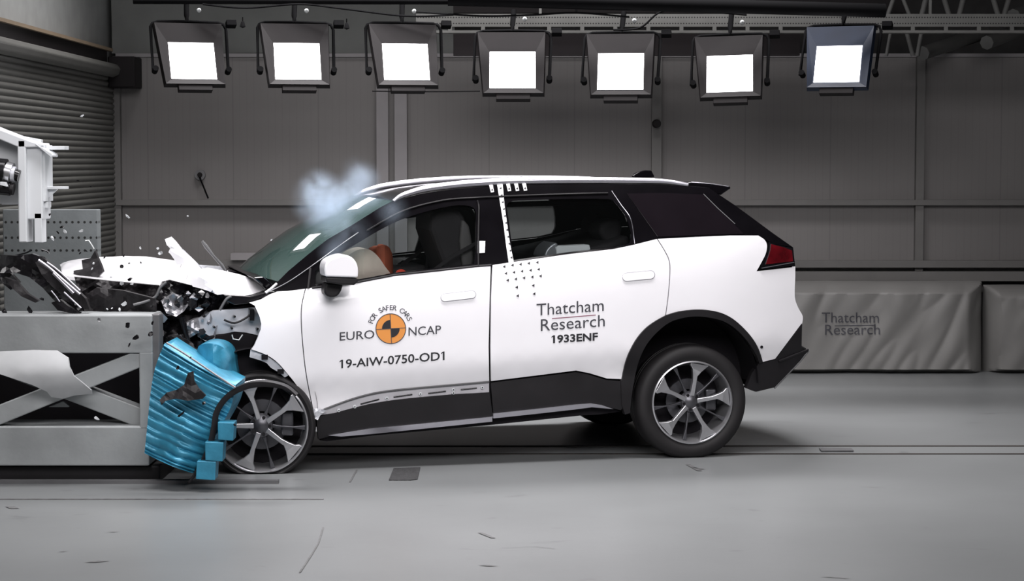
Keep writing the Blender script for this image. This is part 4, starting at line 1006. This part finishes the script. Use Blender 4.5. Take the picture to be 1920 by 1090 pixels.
# ---- big broken pieces lying on the barrier
TB = [('black_bumper_shell', [(0, 478), (30, 480), (60, 476), (80, 483), (98, 500), (118, 520), (135, 542), (150, 562), (152, 584), (120, 582), (98, 560), (80, 540), (55, 520), (30, 512), (0, 512)], 11.62, M_crush, 'crumpled glossy black bumper shell lying on the barrier top', 'bumper shell', .06, 41),
      ('headlamp_housing', [(66, 492), (84, 486), (100, 500), (130, 530), (160, 560), (168, 582), (152, 574), (120, 556), (98, 538), (78, 515)], 11.50, M_crush2, 'long broken headlamp housing with chrome strips above the barrier', 'headlamp', .03, 42),
      ('black_foam_chunk', [(138, 524), (138, 508), (155, 505), (153, 488), (170, 484), (178, 470), (183, 484), (190, 500), (193, 510), (183, 520), (165, 524)], 12.2, M_crush2, 'jagged black plastic chunk in front of the white bonnet', 'plastic chunk', .03, 43),
      ('air_duct_piece', [(8, 520), (30, 528), (52, 552), (72, 564), (66, 568), (40, 556), (22, 540)], 11.55, M_crush2, 'long dark broken strut above the left end of the barrier', 'strut piece', .03, 44),
      ('grille_frame', [(96, 568), (112, 562), (128, 574), (150, 588), (142, 590), (118, 584), (108, 582)], 11.5, M_crush, 'small black torn grille frame on the barrier top', 'grille piece', .02, 45),
      ('torn_duct', [(0, 500), (14, 506), (36, 530), (20, 544), (0, 528)], 11.7, M_crush, 'black torn duct at the left edge over the barrier', 'duct', .05, 46),
      ('bumper_core', [(150, 560), (180, 540), (230, 545), (290, 560), (292, 588), (200, 590), (160, 588)], 11.66, M_crush2, 'dark crumpled bumper core resting on the barrier top', 'bumper core', .08, 47)]
for nm, poly, d, m, lb, ct, amp, sd in TB:
    piece(nm, poly, d, m, lb, ct, th=.05, amp=amp, seed=sd, step=8, fr=6)
hl_ = bpy.data.objects['headlamp_housing']
for pts, r in ((((72, 488), (92, 502), (118, 525), (150, 552)), .008), (((100, 512), (118, 530), (138, 550)), .010), (((120, 548), (135, 562), (152, 578)), .005), (((88, 492), (110, 508), (150, 545)), .005), (((96, 545), (105, 556), (112, 566)), .004)):
    q = [P(x, y, 11.42) for x, y in pts]; tube('chrome_strip', S(q, 3), r, M_chrome, hl_, 8)
for i, (pts, lb) in enumerate(((((28, 480), (50, 474), (60, 469)), 'thin bent black trim strip above the bumper shell'), (((78, 468), (88, 471), (92, 475)), 'short curved black trim strip right of the bent one'), (((160, 452), (166, 451), (172, 460), (176, 467)), 'thin clear plastic loop flying above the black chunk'))):
    o = tube('trim_strip', [P(x, y, 11.7) for x, y in pts], .005, M_wire if i == 2 else M_crush, None, 6); tag(o, lb, 'trim strip', 'small strips in the air')
# ---- flying fragments
FR = [(154, 217, 4, 'w'), (239, 406, 5, 'w'), (263, 465, 3, 'w'), (296, 466, 3, 'w'), (301, 475, 4, 'w'), (352, 405, 2, 'w'), (509, 450, 2, 'w'), (152, 433, 5, 'w'), (98, 447, 5, 'w'), (170, 350, 2, 'k'), (146, 339, 4, 'k'), (93, 403, 3, 'k'), (116, 426, 6, 'k'), (108, 436, 4, 'k'), (122, 434, 4, 'w'), (150, 475, 3, 'k'), (162, 471, 3, 'k'), (228, 500, 4, 'k'), (264, 493, 2.5, 'k'), (242, 494, 2, 'k'), (232, 480, 3, 'k'), (196, 483, 3, 'k'), (208, 520, 2.5, 'w'), (243, 524, 5, 'k'), (228, 532, 5, 'w'), (247, 533, 3, 'w'), (175, 494, 3, 'w'), (172, 504, 3, 'w'), (233, 570, 6, 'w'), (201, 580, 3, 'w'), (224, 580, 4, 'w'), (210, 578, 2, 'w'), (284, 574, 4, 'k'), (140, 569, 4, 'w'), (186, 600, 5, 'g'), (240, 610, 7, 'k'), (282, 627, 6, 'k'), (255, 633, 7, 'k'), (242, 647, 5, 'k'), (286, 606, 4, 'k'), (10, 588, 9, 'k'), (56, 582, 7, 'k'), (124, 590, 6, 'k'), (181, 785, 6, 'w'), (150, 217, 2, 'k'), (78, 561, 4, 'k'), (64, 500, 3, 'k'), (382, 756, 4, 'k'), (333, 690, 4, 'k'), (357, 671, 3, 'k'), (440, 797, 3, 'k')]
random.seed(3)
WHERE = lambda x, y: ('on the dark barrier opening' if 660 < y < 800 and x < 260 else 'stuck on the blue crush block' if y > 660 else 'against the white barrier beam' if y > 596 else 'above the barrier top' if y > 540 else 'over the white bonnet' if y > 476 else 'in front of the grey perforated block' if (x < 185 and y > 392) else 'in the air in front of the shutter' if x < 215 else 'in the air above the bonnet')
seen = []
for x, y, sz, cc in FR:
    Y = 11.3 if 596 < y < 660 else 11.25 if 660 < y and x < 260 else 11.0 if y > 660 else 11.55 if y > 560 else 11.9
    c = P(x, y, Y); n = random.randint(5, 7); r = sz*Y/F; st = random.uniform(0, 6)
    ex = random.uniform(.45, .9)
    vs = []
    for k in range(n):
        a = 2*math.pi*k/n; rx, rz = r*random.uniform(.7, 1.25)*math.cos(a), r*ex*random.uniform(.6, 1.25)*math.sin(a)
        vs.append(Vector((rx*math.cos(st)-rz*math.sin(st), random.uniform(-.3, .3)*r, rx*math.sin(st)+rz*math.cos(st))))
    fs = orient(vs, [tuple(range(n))], Vector((0, 1, 0)))
    vs, fs = thick(vs, fs, lambda v: Vector((0, .006, 0)))
    nm = {'w': 'white', 'k': 'black', 'g': 'grey'}[cc]
    o = mesh('debris_fragment', vs, fs, {'w': M_steelw, 'k': M_crush, 'g': M_galv}[cc]); o.location = c
    wh = WHERE(x, y); size = 'tiny' if sz <= 3 else 'small'
    seen.append((f'{size} {nm}', wh, x, o))
ORD = ['leftmost', 'second from the left', 'third from the left', 'fourth from the left', 'fifth from the left', 'sixth from the left', 'seventh from the left', 'eighth from the left', 'ninth from the left', 'tenth from the left']
for key in sorted({(a, b) for a, b, x, o in seen}):
    mem = sorted([(x, o) for a, b, x, o in seen if (a, b) == key], key=lambda q: q[0])
    for k, (x, o) in enumerate(mem):
        lb = f'{key[0]} broken fragment {key[1]}'+(', '+('rightmost' if k == len(mem)-1 else ORD[k])+'' if len(mem) > 1 else '')
        tag(o, lb, 'debris', f'{key[0]} fragments {key[1]}')
# ------------------------------------------------------------------ smoke
BL = [((600, 375), .21, -.15), ((598, 352), .15, -.15), ((640, 385), .21, -.2), ((668, 365), .19, -.15), ((682, 334), .13, -.1), ((618, 415), .20, -.25), ((700, 400), .17, -.6), ((660, 440), .16, -.95), ((735, 395), .13, -.85), ((632, 470), .14, -.98), ((655, 425), .18, -.4), ((665, 318), .11, -.1)]
cs = [Vector(K(*p, v)) for p, r, v in BL]
lo = Vector([min(c[i]-r for c, (p, r, v) in zip(cs, BL)) for i in range(3)]); hi = Vector([max(c[i]+r for c, (p, r, v) in zip(cs, BL)) for i in range(3)])
m = bpy.data.materials.new('pale_blue_smoke'); m.use_nodes = True; nt = m.node_tree
for n_ in list(nt.nodes): nt.nodes.remove(n_)
out = nt.nodes.new('ShaderNodeOutputMaterial'); pv = nt.nodes.new('ShaderNodeVolumePrincipled')
pv.inputs['Color'].default_value = (.68, .81, .98, 1); pv.inputs['Anisotropy'].default_value = .1
tc = nt.nodes.new('ShaderNodeTexCoord'); acc = None
nz = nt.nodes.new('ShaderNodeTexNoise'); nz.inputs['Scale'].default_value = 7; nz.inputs['Detail'].default_value = 6; nz.inputs['Distortion'].default_value = .8; nt.links.new(tc.outputs['Object'], nz.inputs['Vector'])
def M2(op, a, b):
    n = nt.nodes.new('ShaderNodeMath'); n.operation = op
    for i, q in enumerate((a, b)):
        if isinstance(q, (int, float)): n.inputs[i].default_value = q
        else: nt.links.new(q, n.inputs[i])
    return n.outputs[0]
for i, (c, (p, r, v)) in enumerate(zip(cs, BL)):
    d = nt.nodes.new('ShaderNodeVectorMath'); d.operation = 'DISTANCE'; nt.links.new(tc.outputs['Object'], d.inputs[0]); d.inputs[1].default_value = c
    q = M2('SUBTRACT', 1.0, M2('DIVIDE', d.outputs['Value'], r)); q = M2('MAXIMUM', q, 0.0); q = M2('MULTIPLY', M2('MULTIPLY', q, q), 1.0 if i < 6 else .30)
    acc = q if acc is None else M2('ADD', acc, q)
k = M2('MAXIMUM', M2('SUBTRACT', M2('MULTIPLY', nz.outputs['Fac'], 3.4), 1.05), 0.0)
nt.links.new(M2('MULTIPLY', M2('MULTIPLY', acc, k), 8.5), pv.inputs['Density']); nt.links.new(pv.outputs[0], out.inputs['Volume'])
o = mesh('smoke', box_v(lo.x, hi.x, lo.y, hi.y, lo.z, hi.z), BOXF, m); o.location = (ORG.x, ORG.y, 0); o.rotation_euler = (0, 0, TH)
tag(o, 'pale bluish smoke puff drifting above the windscreen', 'smoke', kind='stuff')
scene.cycles.volume_step_rate = 2.0
scene.cycles.volume_bounces = 1
